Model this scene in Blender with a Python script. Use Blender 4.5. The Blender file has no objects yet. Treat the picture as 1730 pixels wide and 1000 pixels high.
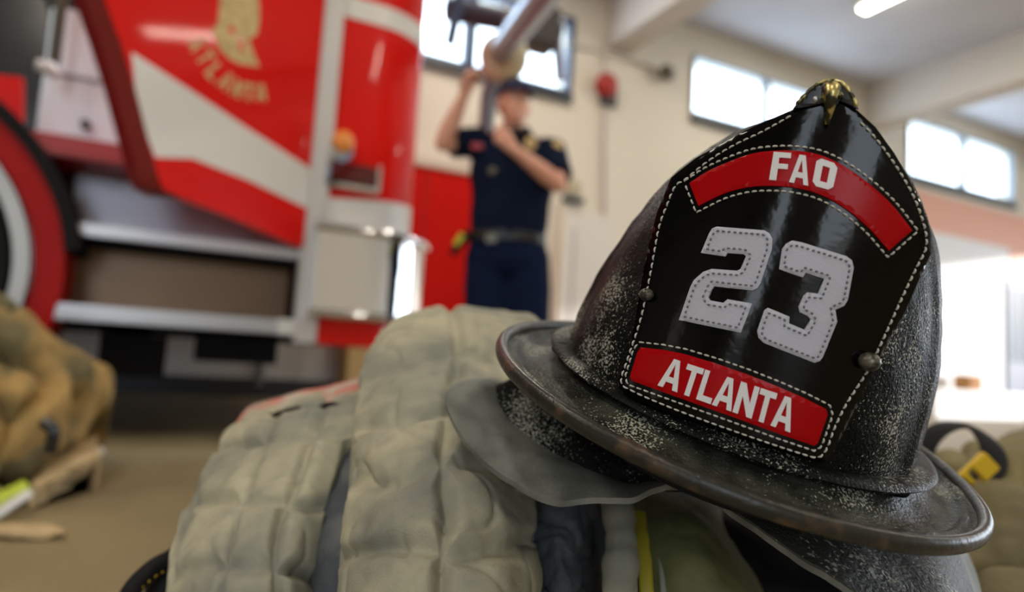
import bpy, bmesh, math, random
import numpy as np
from mathutils import Vector, Matrix, noise
from mathutils.geometry import delaunay_2d_cdt
random.seed(7)
SC = bpy.context.scene
COL = SC.collection
# ------------------------------------------------------------ camera
FPX, CX, CY = 1150.0, 865.0, 500.0
PITCH, ROLL = math.radians(5.35), math.radians(3.43)
CAMLOC = Vector((0, 0, 0.45))
hd = Vector((.4415, .8973, 0)).normalized()
fwd = hd * math.cos(PITCH) + Vector((0, 0, 1)) * math.sin(PITCH)
r0 = fwd.cross(Vector((0, 0, 1))).normalized()
u0 = r0.cross(fwd).normalized()
RT = r0 * math.cos(ROLL) + u0 * math.sin(ROLL)
UP = u0 * math.cos(ROLL) - r0 * math.sin(ROLL)
cam = bpy.data.objects.new('camera', bpy.data.cameras.new('camera'))
COL.objects.link(cam)
rot = Matrix((RT, UP, -fwd)).transposed()
cam.matrix_world = Matrix.Translation(CAMLOC) @ rot.to_4x4()
cam.data.sensor_width = 36
cam.data.lens = FPX / 1730 * 36
cam.data.clip_start = .02
cam.data.dof.use_dof = True
cam.data.dof.focus_distance = .315
cam.data.dof.aperture_fstop = 4.2
cam.data.dof.aperture_blades = 0
SC.camera = cam
# ------------------------------------------------------------ colour management, sky, sun
SC.view_settings.view_transform = 'Standard'
SC.view_settings.look = 'None'
SC.view_settings.exposure = 0.45
SC.view_settings.gamma = 1
SC.view_settings.use_curve_mapping = False
W = bpy.data.worlds.new('sky')
SC.world = W
W.use_nodes = True
bg = W.node_tree.nodes['Background']
bg.inputs[0].default_value = (.80, .90, 1.0, 1)
bg.inputs[1].default_value = 5.0
sun = bpy.data.objects.new('sun', bpy.data.lights.new('sun', 'SUN'))
COL.objects.link(sun)
sun.data.energy = 3.2
sun.data.color = (1.0, .95, .92)
sun.data.angle = math.radians(1.5)
sun.rotation_euler = Vector((-.75, .60, -.15)).to_track_quat('-Z', 'Y').to_euler()


def ray(px, py):
    return RT * ((px - CX) / FPX) - UP * ((py - CY) / FPX) + fwd


def P(px, py, Z):            # point seen at a pixel at camera depth Z
    return CAMLOC + ray(px, py) * Z


def PY(px, py, Y):           # on a wall plane parallel to the back wall
    d = ray(px, py)
    return CAMLOC + d * ((Y - CAMLOC.y) / d.y)


def PZ(px, py, z):           # on a level plane
    d = ray(px, py)
    return CAMLOC + d * ((z - CAMLOC.z) / d.z)


def PP(px, py, p0, n):
    d = ray(px, py)
    return CAMLOC + d * ((p0 - CAMLOC).dot(n) / d.dot(n))


def area(name, loc, rot, sx, sy, energy, color, portal=False):
    l = bpy.data.lights.new(name, 'AREA')
    l.shape = 'RECTANGLE'
    l.size, l.size_y = sx, sy
    l.energy = energy
    l.color = color
    o = bpy.data.objects.new(name, l)
    o.location = loc
    o.rotation_euler = rot
    COL.objects.link(o)
    if portal:
        l.cycles.is_portal = True
    return o


BAYS = [(-8.3, -6.6), (-3.6, -1.6)]
for a, b in BAYS:            # daylight enters through the open bay doors
    area('bay_daylight', ((a + b) / 2, -6.05, 1.8), (math.pi / 2, 0, 0), b - a, 3.6, 10, (1, 1, 1), portal=True)


# ------------------------------------------------------------ materials
def mat(name, col, rough=.5, metal=0, coat=0, bump=None, mottle=None, emit=None, spec=.5, coatr=.05, sheen=0):
    m = bpy.data.materials.new(name)
    m.use_nodes = True
    nt = m.node_tree
    b = nt.nodes['Principled BSDF']
    b.inputs['Base Color'].default_value = (*col, 1)
    b.inputs['Roughness'].default_value = rough
    b.inputs['Metallic'].default_value = metal
    b.inputs['Coat Weight'].default_value = coat
    b.inputs['Coat Roughness'].default_value = coatr
    b.inputs['Specular IOR Level'].default_value = spec
    if sheen:
        b.inputs['Sheen Weight'].default_value = sheen
    if emit:
        b.inputs['Emission Color'].default_value = (*emit[0], 1)
        b.inputs['Emission Strength'].default_value = emit[1]
    tc = nt.nodes.new('ShaderNodeTexCoord')
    if mottle:               # list of (scale, colour, lo, hi, detail, amount)
        prev = None
        for (sc, c2, lo, hi, det, amt) in mottle:
            n = nt.nodes.new('ShaderNodeTexNoise')
            n.inputs['Scale'].default_value = sc
            n.inputs['Detail'].default_value = det
            nt.links.new(tc.outputs['Object'], n.inputs['Vector'])
            mr = nt.nodes.new('ShaderNodeMapRange')
            mr.inputs[1].default_value = lo
            mr.inputs[2].default_value = hi
            mr.inputs[4].default_value = amt
            nt.links.new(n.outputs['Fac'], mr.inputs[0])
            mx = nt.nodes.new('ShaderNodeMix')
            mx.data_type = 'RGBA'
            mx.inputs[6].default_value = (*col, 1)
            if prev:
                nt.links.new(prev, mx.inputs[6])
            mx.inputs[7].default_value = (*c2, 1)
            nt.links.new(mr.outputs[0], mx.inputs[0])
            prev = mx.outputs[2]
        nt.links.new(prev, b.inputs['Base Color'])
    if bump:                 # list of (scale, strength, distance)
        last = None
        for (sc, st, dist) in bump:
            n = nt.nodes.new('ShaderNodeTexNoise')
            n.inputs['Scale'].default_value = sc
            n.inputs['Detail'].default_value = 4
            nt.links.new(tc.outputs['Object'], n.inputs['Vector'])
            bp = nt.nodes.new('ShaderNodeBump')
            bp.inputs['Strength'].default_value = st
            bp.inputs['Distance'].default_value = dist
            nt.links.new(n.outputs['Fac'], bp.inputs['Height'])
            if last:
                nt.links.new(last, bp.inputs['Normal'])
            last = bp.outputs[0]
        nt.links.new(last, b.inputs['Normal'])
    return m


def flecked(name, base, fleck, dens, rough, vs=1500, region=40, rlo=.45, rhi=.6, coat=0, mott=None, spec=.22):
    """leather with pale flecks in patches"""
    m = mat(name, base, rough, coat=coat, bump=[(620, .6, .0016), (160, .4, .002)], mottle=mott, spec=spec)
    nt = m.node_tree
    b = nt.nodes['Principled BSDF']
    tc = nt.nodes['Texture Coordinate']
    v = nt.nodes.new('ShaderNodeTexNoise')
    v.inputs['Scale'].default_value = vs
    v.inputs['Detail'].default_value = 1.5
    nt.links.new(tc.outputs['Object'], v.inputs['Vector'])
    r = nt.nodes.new('ShaderNodeTexNoise')
    r.inputs['Scale'].default_value = region
    r.inputs['Detail'].default_value = 5
    nt.links.new(tc.outputs['Object'], r.inputs['Vector'])
    mr = nt.nodes.new('ShaderNodeMapRange')
    mr.inputs[1].default_value = rlo
    mr.inputs[2].default_value = rhi
    mr.inputs[3].default_value = 0.0
    mr.inputs[4].default_value = dens
    nt.links.new(r.outputs['Fac'], mr.inputs[0])
    ad = nt.nodes.new('ShaderNodeMath')
    ad.operation = 'ADD'
    nt.links.new(v.outputs['Fac'], ad.inputs[0])
    nt.links.new(mr.outputs[0], ad.inputs[1])
    th = nt.nodes.new('ShaderNodeMapRange')
    th.inputs[1].default_value = .70
    th.inputs[2].default_value = .76
    nt.links.new(ad.outputs[0], th.inputs[0])
    mx = nt.nodes.new('ShaderNodeMix')
    mx.data_type = 'RGBA'
    src = b.inputs['Base Color'].links[0].from_socket if b.inputs['Base Color'].links else None
    mx.inputs[6].default_value = (*base, 1)
    if src:
        nt.links.new(src, mx.inputs[6])
    mx.inputs[7].default_value = (*fleck, 1)
    nt.links.new(th.outputs[0], mx.inputs[0])
    nt.links.new(mx.outputs[2], b.inputs['Base Color'])
    return m


def emis(name, col, st):
    m = bpy.data.materials.new(name)
    m.use_nodes = True
    nt = m.node_tree
    nt.nodes.remove(nt.nodes['Principled BSDF'])
    e = nt.nodes.new('ShaderNodeEmission')
    e.inputs[0].default_value = (*col, 1)
    e.inputs[1].default_value = st
    nt.links.new(e.outputs[0], nt.nodes['Material Output'].inputs[0])
    return m


def glassm(name, col, clear=.85):
    m = bpy.data.materials.new(name)
    m.use_nodes = True
    nt = m.node_tree
    nt.nodes.remove(nt.nodes['Principled BSDF'])
    t = nt.nodes.new('ShaderNodeBsdfTransparent')
    t.inputs[0].default_value = (*col, 1)
    g = nt.nodes.new('ShaderNodeBsdfGlossy')
    g.inputs['Roughness'].default_value = .05
    x = nt.nodes.new('ShaderNodeMixShader')
    x.inputs[0].default_value = 1 - clear
    nt.links.new(t.outputs[0], x.inputs[1])
    nt.links.new(g.outputs[0], x.inputs[2])
    nt.links.new(x.outputs[0], nt.nodes['Material Output'].inputs[0])
    return m


M = dict(
    cream=mat('cream_paint', (.76, .705, .60), .55, bump=[(6, .1, .01)], mottle=[(.7, (.69, .63, .53), .45, .7, 3, .6)]),
    white_wall=mat('white_paint', (.80, .80, .80), .5),
    pink_wall=mat('warm_lit_salmon', (.80, .42, .30), .5),  # salmon tone carries the warm light on the right end of the wall
    ceil=mat('ceiling_paint', (.62, .63, .70), .7, mottle=[(.8, (.50, .51, .58), .4, .7, 3, .7)]),
    beam=mat('beam_paint', (.62, .58, .53), .6),
    base=mat('baseboard_grey', (.05, .055, .065), .5),
    floor=mat('concrete', (.265, .215, .115), .5, bump=[(30, .15, .003)],
              mottle=[(1.6, (.17, .13, .075), .4, .65, 6, .8), (30, (.28, .215, .12), .5, .75, 4, .6)]),
    blue_frame=mat('dark_blue_frame', (.03, .05, .11), .4),
    grey_frame=mat('grey_frame', (.25, .27, .30), .4),
    pane=glassm('window_pane', (.92, .97, 1.0), .93),
    red=mat('engine_red', (.70, .004, .0005), .35, coat=.22, coatr=.05, spec=.12),
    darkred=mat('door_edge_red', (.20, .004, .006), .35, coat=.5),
    redm=mat('red_enamel', (.62, .006, .002), .6, spec=.12),
    stripe=mat('white_reflective', (.72, .70, .66), .35, coat=.6),
    gold=mat('gold_leaf', (.62, .46, .20), .45, mottle=[(30, (.42, .28, .10), .45, .6, 3, .7)]),
    chrome=mat('chrome', (.75, .76, .78), .07, metal=1),
    alu=mat('brushed_aluminium', (.50, .51, .54), .38, metal=.8),
    plate=mat('tread_plate', (.32, .33, .38), .38, metal=.75, bump=[(90, .5, .004)]),
    greypaint=mat('silver_paint', (.55, .54, .53), .4, metal=.3),
    whitebox=mat('white_locker', (.70, .82, .92), .4),
    pale=mat('pale_door_paint', (.72, .69, .64), .5),
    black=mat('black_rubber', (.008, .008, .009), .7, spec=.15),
    blackgl=mat('black_gloss', (.01, .01, .012), .2),
    chassis=mat('chassis_black', (.006, .006, .007), .8, spec=.08),
    amber=mat('amber_lens', (.85, .28, .02), .12, coat=1),
    redlens=mat('red_lens', (.10, .002, .003), .1, coat=1),
    olivepole=mat('olive_pole', (.06, .065, .045), .4),
    skin=mat('skin', (.74, .38, .27), .5, mottle=[(8, (.64, .28, .20), .45, .65, 3, .6)]),
    navy=mat('navy_cloth', (.006, .011, .030), .9, spec=.1, bump=[(20, .4, .02)]),
    navy2=mat('navy_trousers', (.005, .010, .034), .9, spec=.1, bump=[(14, .4, .02)]),
    capm=mat('navy_cap', (.012, .018, .055), .7),
    hair=mat('dark_hair', (.02, .015, .012), .7),
    beltm=mat('belt_leather', (.008, .008, .008), .4),
    yel=mat('yellow_plastic', (.65, .43, .02), .35),
    lime=mat('lime_band', (.45, .55, .04), .5),
    silverband=mat('silver_band', (.60, .60, .60), .4),
    shell=flecked('flecked_black_leather', (.004, .005, .004), (.34, .34, .29), .205, .42, vs=880, region=24, rlo=.40, rhi=.64, spec=.07),
    brimtop=flecked('brim_leather', (.012, .013, .010), (.34, .34, .27), .195, .36, vs=850, region=20, spec=.13,
                    mott=[(60, (.050, .053, .038), .42, .66, 5, .8)]),
    brimedge=mat('worn_brim_edge', (.022, .022, .017), .32, spec=.3, bump=[(300, .4, .001)], mottle=[(70, (.12, .07, .04), .56, .68, 4, .6)]),
    under=mat('grey_brim_leather', (.165, .17, .145), .55, bump=[(500, .4, .001)],
              mottle=[(45, (.085, .09, .075), .42, .62, 6, .9)]),
    underfl=flecked('worn_rear_brim', (.045, .046, .038), (.34, .34, .28), .20, .45, vs=420, region=30),
    shield=mat('patent_black', (.0015, .0015, .0015), .10, spec=.20, bump=[(35, .12, .004)]),
    patch=mat('red_patch', (.36, .001, .003), .25, spec=.12),
    digit=mat('white_digit_leather', (.44, .44, .51), .5, bump=[(900, .3, .0005)]),
    letter=mat('white_letter', (.70, .68, .68), .4),
    thread=mat('thread', (.50, .49, .44), .6),
    threadd=mat('grey_thread', (.16, .16, .17), .6),
    brass=mat('worn_brass', (.52, .44, .17), .32, metal=.8, mottle=[(260, (.02, .02, .015), .42, .54, 3, .95)]),
    pewter=mat('dull_rivet', (.13, .12, .095), .35, metal=.5, mottle=[(300, (.03, .03, .025), .5, .6, 2, .9)]),
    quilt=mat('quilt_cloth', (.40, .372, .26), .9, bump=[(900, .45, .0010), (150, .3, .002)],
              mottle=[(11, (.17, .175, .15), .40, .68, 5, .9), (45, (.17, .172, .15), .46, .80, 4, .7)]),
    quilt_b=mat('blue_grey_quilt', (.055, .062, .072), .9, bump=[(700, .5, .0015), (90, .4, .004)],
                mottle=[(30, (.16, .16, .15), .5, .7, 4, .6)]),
    redstain=mat('pink_marked_cloth', (.42, .37, .30), .9, bump=[(600, .4, .0015)],
                 mottle=[(17, (.50, .13, .09), .46, .58, 3, .85)]),
    olive=mat('olive_cloth', (.12, .125, .042), .75, bump=[(500, .3, .001)], mottle=[(30, (.085, .09, .035), .45, .7, 4, .8)]),
    khaki=mat('khaki_cloth', (.165, .138, .052), .8, bump=[(500, .4, .0015), (40, .3, .006)], mottle=[(9, (.10, .082, .04), .4, .65, 5, .9)]),
    tan=mat('tan_cloth', (.36, .225, .07), .8, bump=[(30, .4, .01)], mottle=[(4.5, (.10, .085, .035), .46, .60, 5, .95)]),
    tan2=mat('pale_tan_cloth', (.46, .34, .18), .8, bump=[(30, .3, .01)]),
    ystripe=mat('dull_yellow_trim', (.36, .29, .02), .6),
    gstripe=mat('grey_trim', (.20, .20, .15), .5),
    tube=emis('tube_light', (1.0, .93, .72), 14),
    lampbody=mat('lamp_housing', (.6, .6, .58), .5),
)


# ------------------------------------------------------------ object helpers
def finish(name, bm, material, parent=None, smooth=True, kind=None):
    me = bpy.data.meshes.new(name)
    bmesh.ops.recalc_face_normals(bm, faces=bm.faces)
    bm.to_mesh(me)
    bm.free()
    me.materials.append(M[material] if isinstance(material, str) else material)
    if smooth:
        for p in me.polygons:
            p.use_smooth = True
        me.set_sharp_from_angle(angle=math.radians(58))
    o = bpy.data.objects.new(name, me)
    COL.objects.link(o)
    if parent:
        o.parent = parent
    if kind:
        o['kind'] = kind
    return o


def thing(name, label, cat, loc=(0, 0, 0), group=None):
    o = bpy.data.objects.new(name, None)
    o.empty_display_size = .1
    COL.objects.link(o)
    o.location = loc
    o['label'] = label
    o['category'] = cat
    if group:
        o['group'] = group
    OFF[o] = Vector(loc)
    return o


OFF = {}


def settle():
    """meshes are modelled in world space; move each under its thing's origin"""
    for o in list(COL.objects):
        if o.parent and o.type == 'MESH':
            root = o.parent
            while root.parent:
                root = root.parent
            if root in OFF and o.parent == root:
                o.matrix_parent_inverse = Matrix.Translation(-OFF[root])


def tag(o, label, cat, group=None):
    o['label'] = label
    o['category'] = cat
    if group:
        o['group'] = group
    return o


def box(bm, lo, hi, mtx=None):
    vs = []
    for x in (lo[0], hi[0]):
        for y in (lo[1], hi[1]):
            for z in (lo[2], hi[2]):
                v = Vector((x, y, z))
                vs.append(bm.verts.new(mtx @ v if mtx else v))
    for f in ((0, 1, 3, 2), (4, 6, 7, 5), (0, 4, 5, 1), (2, 3, 7, 6), (0, 2, 6, 4), (1, 5, 7, 3)):
        bm.faces.new([vs[i] for i in f])
    return vs


def obox(name, lo, hi, material, parent=None, bev=0, mtx=None, kind=None):
    bm = bmesh.new()
    box(bm, lo, hi, mtx)
    if bev:
        bmesh.ops.bevel(bm, geom=bm.edges[:], offset=bev, segments=2, affect='EDGES')
    return finish(name, bm, material, parent, smooth=False, kind=kind)


def ring_frame(d):
    d = d.normalized()
    a = Vector((0, 0, 1)) if abs(d.z) < .9 else Vector((1, 0, 0))
    x = a.cross(d).normalized()
    return x, d.cross(x).normalized()


def tube(bm, pts, rad, seg=12, cap=True, side=None, sq=1.0):
    """sweep an elliptical ring; rad is a number, a list, or a list of (rx, ry)"""
    pts = [Vector(p) for p in pts]
    n = len(pts)
    if not isinstance(rad, (list, tuple)):
        rad = [rad] * n
    rings = []
    px = None
    for i, p in enumerate(pts):
        d = (pts[min(i + 1, n - 1)] - pts[max(i - 1, 0)])
        if d.length < 1e-9:
            d = Vector((0, 0, 1))
        d.normalize()
        if side is not None:
            x = (side - d * side.dot(d)).normalized()
        elif px is None:
            x = ring_frame(d)[0]
        else:
            x = (px - d * px.dot(d)).normalized()
        px = x
        y = d.cross(x)
        rr = rad[i] if isinstance(rad[i], (tuple, list)) else (rad[i], rad[i])
        ring = []
        for k in range(seg):
            t = 2 * math.pi * k / seg
            c, s = math.cos(t), math.sin(t)
            if sq != 1.0:
                c = math.copysign(abs(c) ** sq, c)
                s = math.copysign(abs(s) ** sq, s)
            ring.append(bm.verts.new(p + x * rr[0] * c + y * rr[1] * s))
        rings.append(ring)
    for a, b in zip(rings, rings[1:]):
        for k in range(seg):
            bm.faces.new((a[k], a[(k + 1) % seg], b[(k + 1) % seg], b[k]))
    if cap:
        bm.faces.new(rings[0][::-1])
        bm.faces.new(rings[-1])
    return rings


def otube(name, pts, rad, material, parent=None, seg=16, **k):
    bm = bmesh.new()
    tube(bm, pts, rad, seg, **k)
    return finish(name, bm, material, parent)


def ball(bm, c, r, mtx=None, seg=16):
    res = bmesh.ops.create_uvsphere(bm, u_segments=seg, v_segments=seg // 2 + 2, radius=1)
    r = r if isinstance(r, (tuple, list)) else (r, r, r)
    for v in res['verts']:
        q = Vector((v.co.x * r[0], v.co.y * r[1], v.co.z * r[2]))
        v.co = Vector(c) + (mtx @ q if mtx else q)


def spline(pts, n, closed=False):
    """Catmull-Rom through points (tuples of any length)"""
    A = np.array(pts, float)
    m = len(A)
    out = []
    segs = m if closed else m - 1
    for i in range(segs):
        if closed:
            p0, p1, p2, p3 = A[(i - 1) % m], A[i], A[(i + 1) % m], A[(i + 2) % m]
        else:
            p1, p2 = A[i], A[i + 1]
            p0 = A[i - 1] if i > 0 else 2 * p1 - p2
            p3 = A[i + 2] if i + 2 < m else 2 * p2 - p1
        for k in range(n):
            t = k / n
            out.append(.5 * ((2 * p1) + (-p0 + p2) * t + (2 * p0 - 5 * p1 + 4 * p2 - p3) * t * t + (-p0 + 3 * p1 - 3 * p2 + p3) * t ** 3))
    if not closed:
        out.append(A[-1])
    return [tuple(o) for o in out]


def inside(poly, x, y):
    c = False
    n = len(poly)
    j = n - 1
    for i in range(n):
        xi, yi = poly[i]
        xj, yj = poly[j]
        if (yi > y) != (yj > y) and x < (xj - xi) * (y - yi) / (yj - yi) + xi:
            c = not c
        j = i
    return c


def resample(poly, step):
    out = []
    n = len(poly)
    for i in range(n):
        a, b = Vector(poly[i]), Vector(poly[(i + 1) % n])
        k = max(1, int((b - a).length / step))
        for j in range(k):
            out.append(tuple(a.lerp(b, j / k)))
    return out


def slab(bm, loops, surf, d0, d1, step=8, bevel=0):
    """a plate with the outline loops[0] (loops[1:] are holes) lying on surf(x, y, height)"""
    loops = [resample(l, step) for l in loops]
    vs, ed = [], []
    for l in loops:
        s = len(vs)
        vs += [Vector(p) for p in l]
        ed += [(s + i, s + (i + 1) % len(l)) for i in range(len(l))]
    nb = len(vs)
    xs = [v[0] for v in vs]
    ys = [v[1] for v in vs]
    x = min(xs) + step / 2
    while x < max(xs):
        y = min(ys) + step / 2
        while y < max(ys):
            if sum(inside(l, x, y) for l in loops) == 1 and min((v[0] - x) ** 2 + (v[1] - y) ** 2 for v in vs[:nb]) > (step * .5) ** 2:
                vs.append(Vector((x, y)))
            y += step
        x += step
    V, E2, F, ov, oe, of = delaunay_2d_cdt(vs, ed, [], 0, 1e-6)
    F = [f for f in F if sum(inside(l, sum(V[i][0] for i in f) / 3, sum(V[i][1] for i in f) / 3) for l in loops) == 1]
    cnt = {}
    for f in F:
        for i in range(3):
            e = (f[i], f[(i + 1) % 3])
            cnt[frozenset(e)] = cnt.get(frozenset(e), []) + [e]
    bset = {i for k, l in cnt.items() if len(l) == 1 for i in k}
    top = {}
    bot = {}
    for f in F:
        for i in f:
            if i not in top:
                dd = d1 - (bevel if i in bset else 0)
                top[i] = bm.verts.new(surf(V[i][0], V[i][1], dd))
                bot[i] = bm.verts.new(surf(V[i][0], V[i][1], d0))
    for f in F:
        bm.faces.new([top[i] for i in f])
        bm.faces.new([bot[i] for i in reversed(f)])
    for k, l in cnt.items():
        if len(l) == 1:
            a, b = l[0]
            bm.faces.new((top[b], top[a], bot[a], bot[b]))


def oslab(name, loops, surf, d0, d1, material, parent=None, step=8, bevel=0, smooth=False):
    bm = bmesh.new()
    slab(bm, loops, surf, d0, d1, step, bevel)
    return finish(name, bm, material, parent, smooth=smooth)


GL = {
    'A': [[(0, 1), (.34, 0), (.66, 0), (1, 1), (.74, 1), (.68, .79), (.32, .79), (.26, 1)], [(.37, .60), (.63, .60), (.5, .16)]],
    'T': [[(0, 0), (1, 0), (1, .19), (.65, .19), (.65, 1), (.35, 1), (.35, .19), (0, .19)]],
    'L': [[(0, 0), (.34, 0), (.34, .81), (1, .81), (1, 1), (0, 1)]],
    'N': [[(0, 0), (.30, 0), (.72, .58), (.72, 0), (1, 0), (1, 1), (.72, 1), (.28, .42), (.28, 1), (0, 1)]],
    'F': [[(0, 0), (1, 0), (1, .19), (.36, .19), (.36, .40), (.88, .40), (.88, .58), (.36, .58), (.36, 1), (0, 1)]],
    'O': [[(.0, .14), (.2, 0), (.8, 0), (1, .14), (1, .86), (.8, 1), (.2, 1), (0, .86)], [(.33, .22), (.67, .22), (.67, .78), (.33, .78)]],
}


def word(text, quad, widths=None, gap=.16):
    """glyph loops of a word mapped into the quad TL, TR, BR, BL"""
    widths = widths or {}
    w = [widths.get(c, 1.0) for c in text]
    tot = sum(w) + gap * (len(text) - 1)
    TL, TR, BR, BL = [Vector(q) for q in quad]
    out = []
    x = 0
    for c, wi in zip(text, w):
        ls = []
        for l in GL[c]:
            pts = []
            for (a, b) in l:
                s = (x + a * wi) / tot
                p = TL.lerp(TR, s).lerp(BL.lerp(BR, s), b)
                pts.append((p[0], p[1]))
            ls.append(pts)
        out.append(ls)
        x += wi + gap
    return out


# ------------------------------------------------------------ the room
RX0, RX1, RY0, RY1, CEIL = -13.0, 16.0, -6.2, 6.3, 4.65


def wall_grid(bm, axis, pos, thick, u0_, u1_, z0, z1, holes):
    us = sorted({u0_, u1_, *[h[0] for h in holes], *[h[1] for h in holes]})
    zs = sorted({z0, z1, *[h[2] for h in holes], *[h[3] for h in holes]})
    for a, b in zip(us, us[1:]):
        for c, d in zip(zs, zs[1:]):
            mu, mz = (a + b) / 2, (c + d) / 2
            if any(h[0] < mu < h[1] and h[2] < mz < h[3] for h in holes):
                continue
            if axis == 'y':
                box(bm, (a, pos, c), (b, pos + thick, d))
            else:
                box(bm, (pos, a, c), (pos + thick, b, d))
    bmesh.ops.remove_doubles(bm, verts=bm.verts[:], dist=1e-5)


obox('floor', (RX0 - 8, RY0 - 14, -.1), (RX1 + 6, RY1 + .3, 0), 'floor', kind='structure')
obox('ceiling', (RX0, RY0, CEIL), (RX1, RY1 + .25, CEIL + .15), 'ceil', kind='structure')
WINS = [(-1.2, 3.62, 3.42, 4.22), (5.38, 7.95, 3.58, 4.28), (9.50, 12.25, 3.55, 4.38)]
bm = bmesh.new()
wall_grid(bm, 'y', RY1, .25, RX0, RX1, 0, CEIL, WINS)
finish('wall_back', bm, 'cream', smooth=False, kind='structure')
bm = bmesh.new()
wall_grid(bm, 'y', RY0, .2, RX0, RX1, 0, CEIL, [(a, b, 0, 3.6) for a, b in BAYS])
finish('wall_front', bm, 'cream', smooth=False, kind='structure')
bm = bmesh.new()
wall_grid(bm, 'x', RX0 - .2, .2, RY0, RY1, 0, CEIL, [])
finish('wall_left', bm, 'cream', smooth=False, kind='structure')
bm = bmesh.new()
wall_grid(bm, 'x', RX1, .2, RY0, RY1, 0, CEIL, [(-4, 4.6, 0, 3.4)])
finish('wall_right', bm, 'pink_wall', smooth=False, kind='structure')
area('side_daylight', (RX1 + .05, .3, 1.7), (0, math.pi / 2, 0), 3.4, 8.6, 10, (1, 1, 1), portal=True)
obox('baseboard_back', (RX0, RY1 - .03, 0), (9.3, RY1, .16), 'base', kind='structure')
obox('trim_1', (-6, RY1 - .02, .16), (1.9, RY1 - .001, 1.5), 'white_wall', kind='structure')
n = 0
for bx in (-.1, 4.30, 8.75, 13.2):
    n += 1
    obox('ceiling_beam_%d' % n, (bx - .2, RY0, 4.05), (bx + .12, RY1, CEIL), 'beam', kind='structure')
wm = ['blue_frame', 'grey_frame', 'grey_frame']
mull = [[1.02, 2.42, 2.48], [6.62], [10.9]]
for i, (a, b, c, d) in enumerate(WINS):
    bm = bmesh.new()
    t = .05
    y0, y1 = RY1 - .03, RY1 + .08
    t = .05 if i == 0 else .015
    for lo, hi in (((a - t, y0, c - .08), (b + t, y1, c + .01)), ((a - t, y0, d - .01), (b + t, y1, d + t)), ((a - t, y0, c), (a + .01, y1, d)), ((b - .01, y0, c), (b + t, y1, d))):
        box(bm, lo, hi)
    fr = finish('window_%d' % (i + 1), bm, wm[i], smooth=False, kind='structure')
    bm = bmesh.new()
    for q in mull[i]:
        box(bm, (q - (.03 if i == 0 else .032), y0 + .01, c), (q + (.03 if i == 0 else .032), y1, d))
    finish('window_mullion', bm, wm[i], fr, smooth=False)
    obox('window_sill', (a - t, RY1 - .07, c - .13), (b + t, RY1 - .001, c - .06), 'base', fr)
    obox('window_pane', (a, RY1 + .03, c), (b, RY1 + .035, d), 'pane', fr)
    area('window_daylight', ((a + b) / 2, RY1 + .24, (c + d) / 2), (-math.pi / 2, 0, 0), b - a, d - c, 10, (1, 1, 1), portal=True)
# brightly lit right end of the back wall: white double door, wall with warm light put into its salmon colour, dark doorway
obox('trim_2', (9.3, RY1 - .012, 0), (12.1, RY1 - .001, 2.75), 'white_wall', kind='structure')
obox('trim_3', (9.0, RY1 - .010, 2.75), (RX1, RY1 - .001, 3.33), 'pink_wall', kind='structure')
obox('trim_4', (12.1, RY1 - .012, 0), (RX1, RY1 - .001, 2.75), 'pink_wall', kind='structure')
d2 = obox('door_1', (11.95, RY1 - .05, .3), (13.2, RY1 - .013, 2.25), 'blue_frame', kind='structure')
obox('door_glass', (12.05, RY1 - .06, .9), (13.1, RY1 - .052, 2.1), 'blackgl', d2)
d3 = obox('door_2', (9.45, RY1 - .05, 0), (9.95, RY1 - .013, 2.3), 'white_wall', kind='structure')
obox('door_handle', (9.88, RY1 - .1, 1.0), (9.91, RY1 - .052, 1.2), 'grey_frame', d3)
obox('door_vent', (9.7, RY1 - .056, 1.9), (9.85, RY1 - .052, 2.1), 'base', d3)
# pale door behind the firefighter
X0, X1 = PY(945, 500, RY1).x, PY(1030, 500, RY1).x
dd = obox('door_3', (X0, RY1 - .04, 0), (X1, RY1, 2.08), 'pale', kind='structure')
obox('door_frame', (X0 - .05, RY1 - .05, 0), (X0 - .002, RY1, 2.13), 'cream', dd)
obox('door_panel_line', (X0 + .12, RY1 - .044, .2), (X0 + .135, RY1 - .04, 1.9), 'grey_frame', dd)


# ceiling lamps
def lamp_fixture(x, y, label, first=[None]):
    if first[0] is None:
        t = thing('tube_lamp', label, 'lamp', (0, 0, 0), 'ceiling tube lamps')
        obox('housing', (-.10, -.68, 4.585), (.10, .68, 4.645), 'lampbody', t)
        bm = bmesh.new()
        for s in (-.045, .045):
            tube(bm, [(s, -.64, 4.565), (s, .64, 4.565)], .018, 10)
        finish('tube', bm, 'tube', t)
        for s in (-.66, .66):
            obox('end_cap', (-.075, s - .02, 4.545), (.075, s + .02, 4.585), 'lampbody', t)
        first[0] = t
    else:
        s = first[0]
        t = s.copy()
        COL.objects.link(t)
        for ch in [c for c in s.children]:
            c = ch.copy()
            COL.objects.link(c)
            c.parent = t
        t['label'] = label
    t.location = (x, y, 0)
    area('lamp_glow', (x, y, 4.53), (0, 0, 0), .25, 1.3, 30, (1.0, .90, .76))
    return t


q = PZ(1452, 20, 4.57)
lamp_fixture(q.x, q.y - .68, 'warm white ceiling tube lamp at the top edge above the helmet')
for k, (x, y) in enumerate([(-4, 1.2), (-1.6, 1.6), (-1.5, -1.8), (2.2, .2), (2.6, -2.6), (2.5, 4.6), (6.3, 0), (10.8, .6)]):
    lamp_fixture(x, y, 'twin tube lamp on the ceiling outside the picture')

# ------------------------------------------------------------ fire engine
YS = 3.3
ENG = thing('fire_engine', 'red fire engine with white stripe, open cab door and chrome bumper', 'fire engine', (.5, YS, 0))


def onside(off=0.0):
    return lambda px, py, h=0: PY(px, py, YS - off - h)


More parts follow.
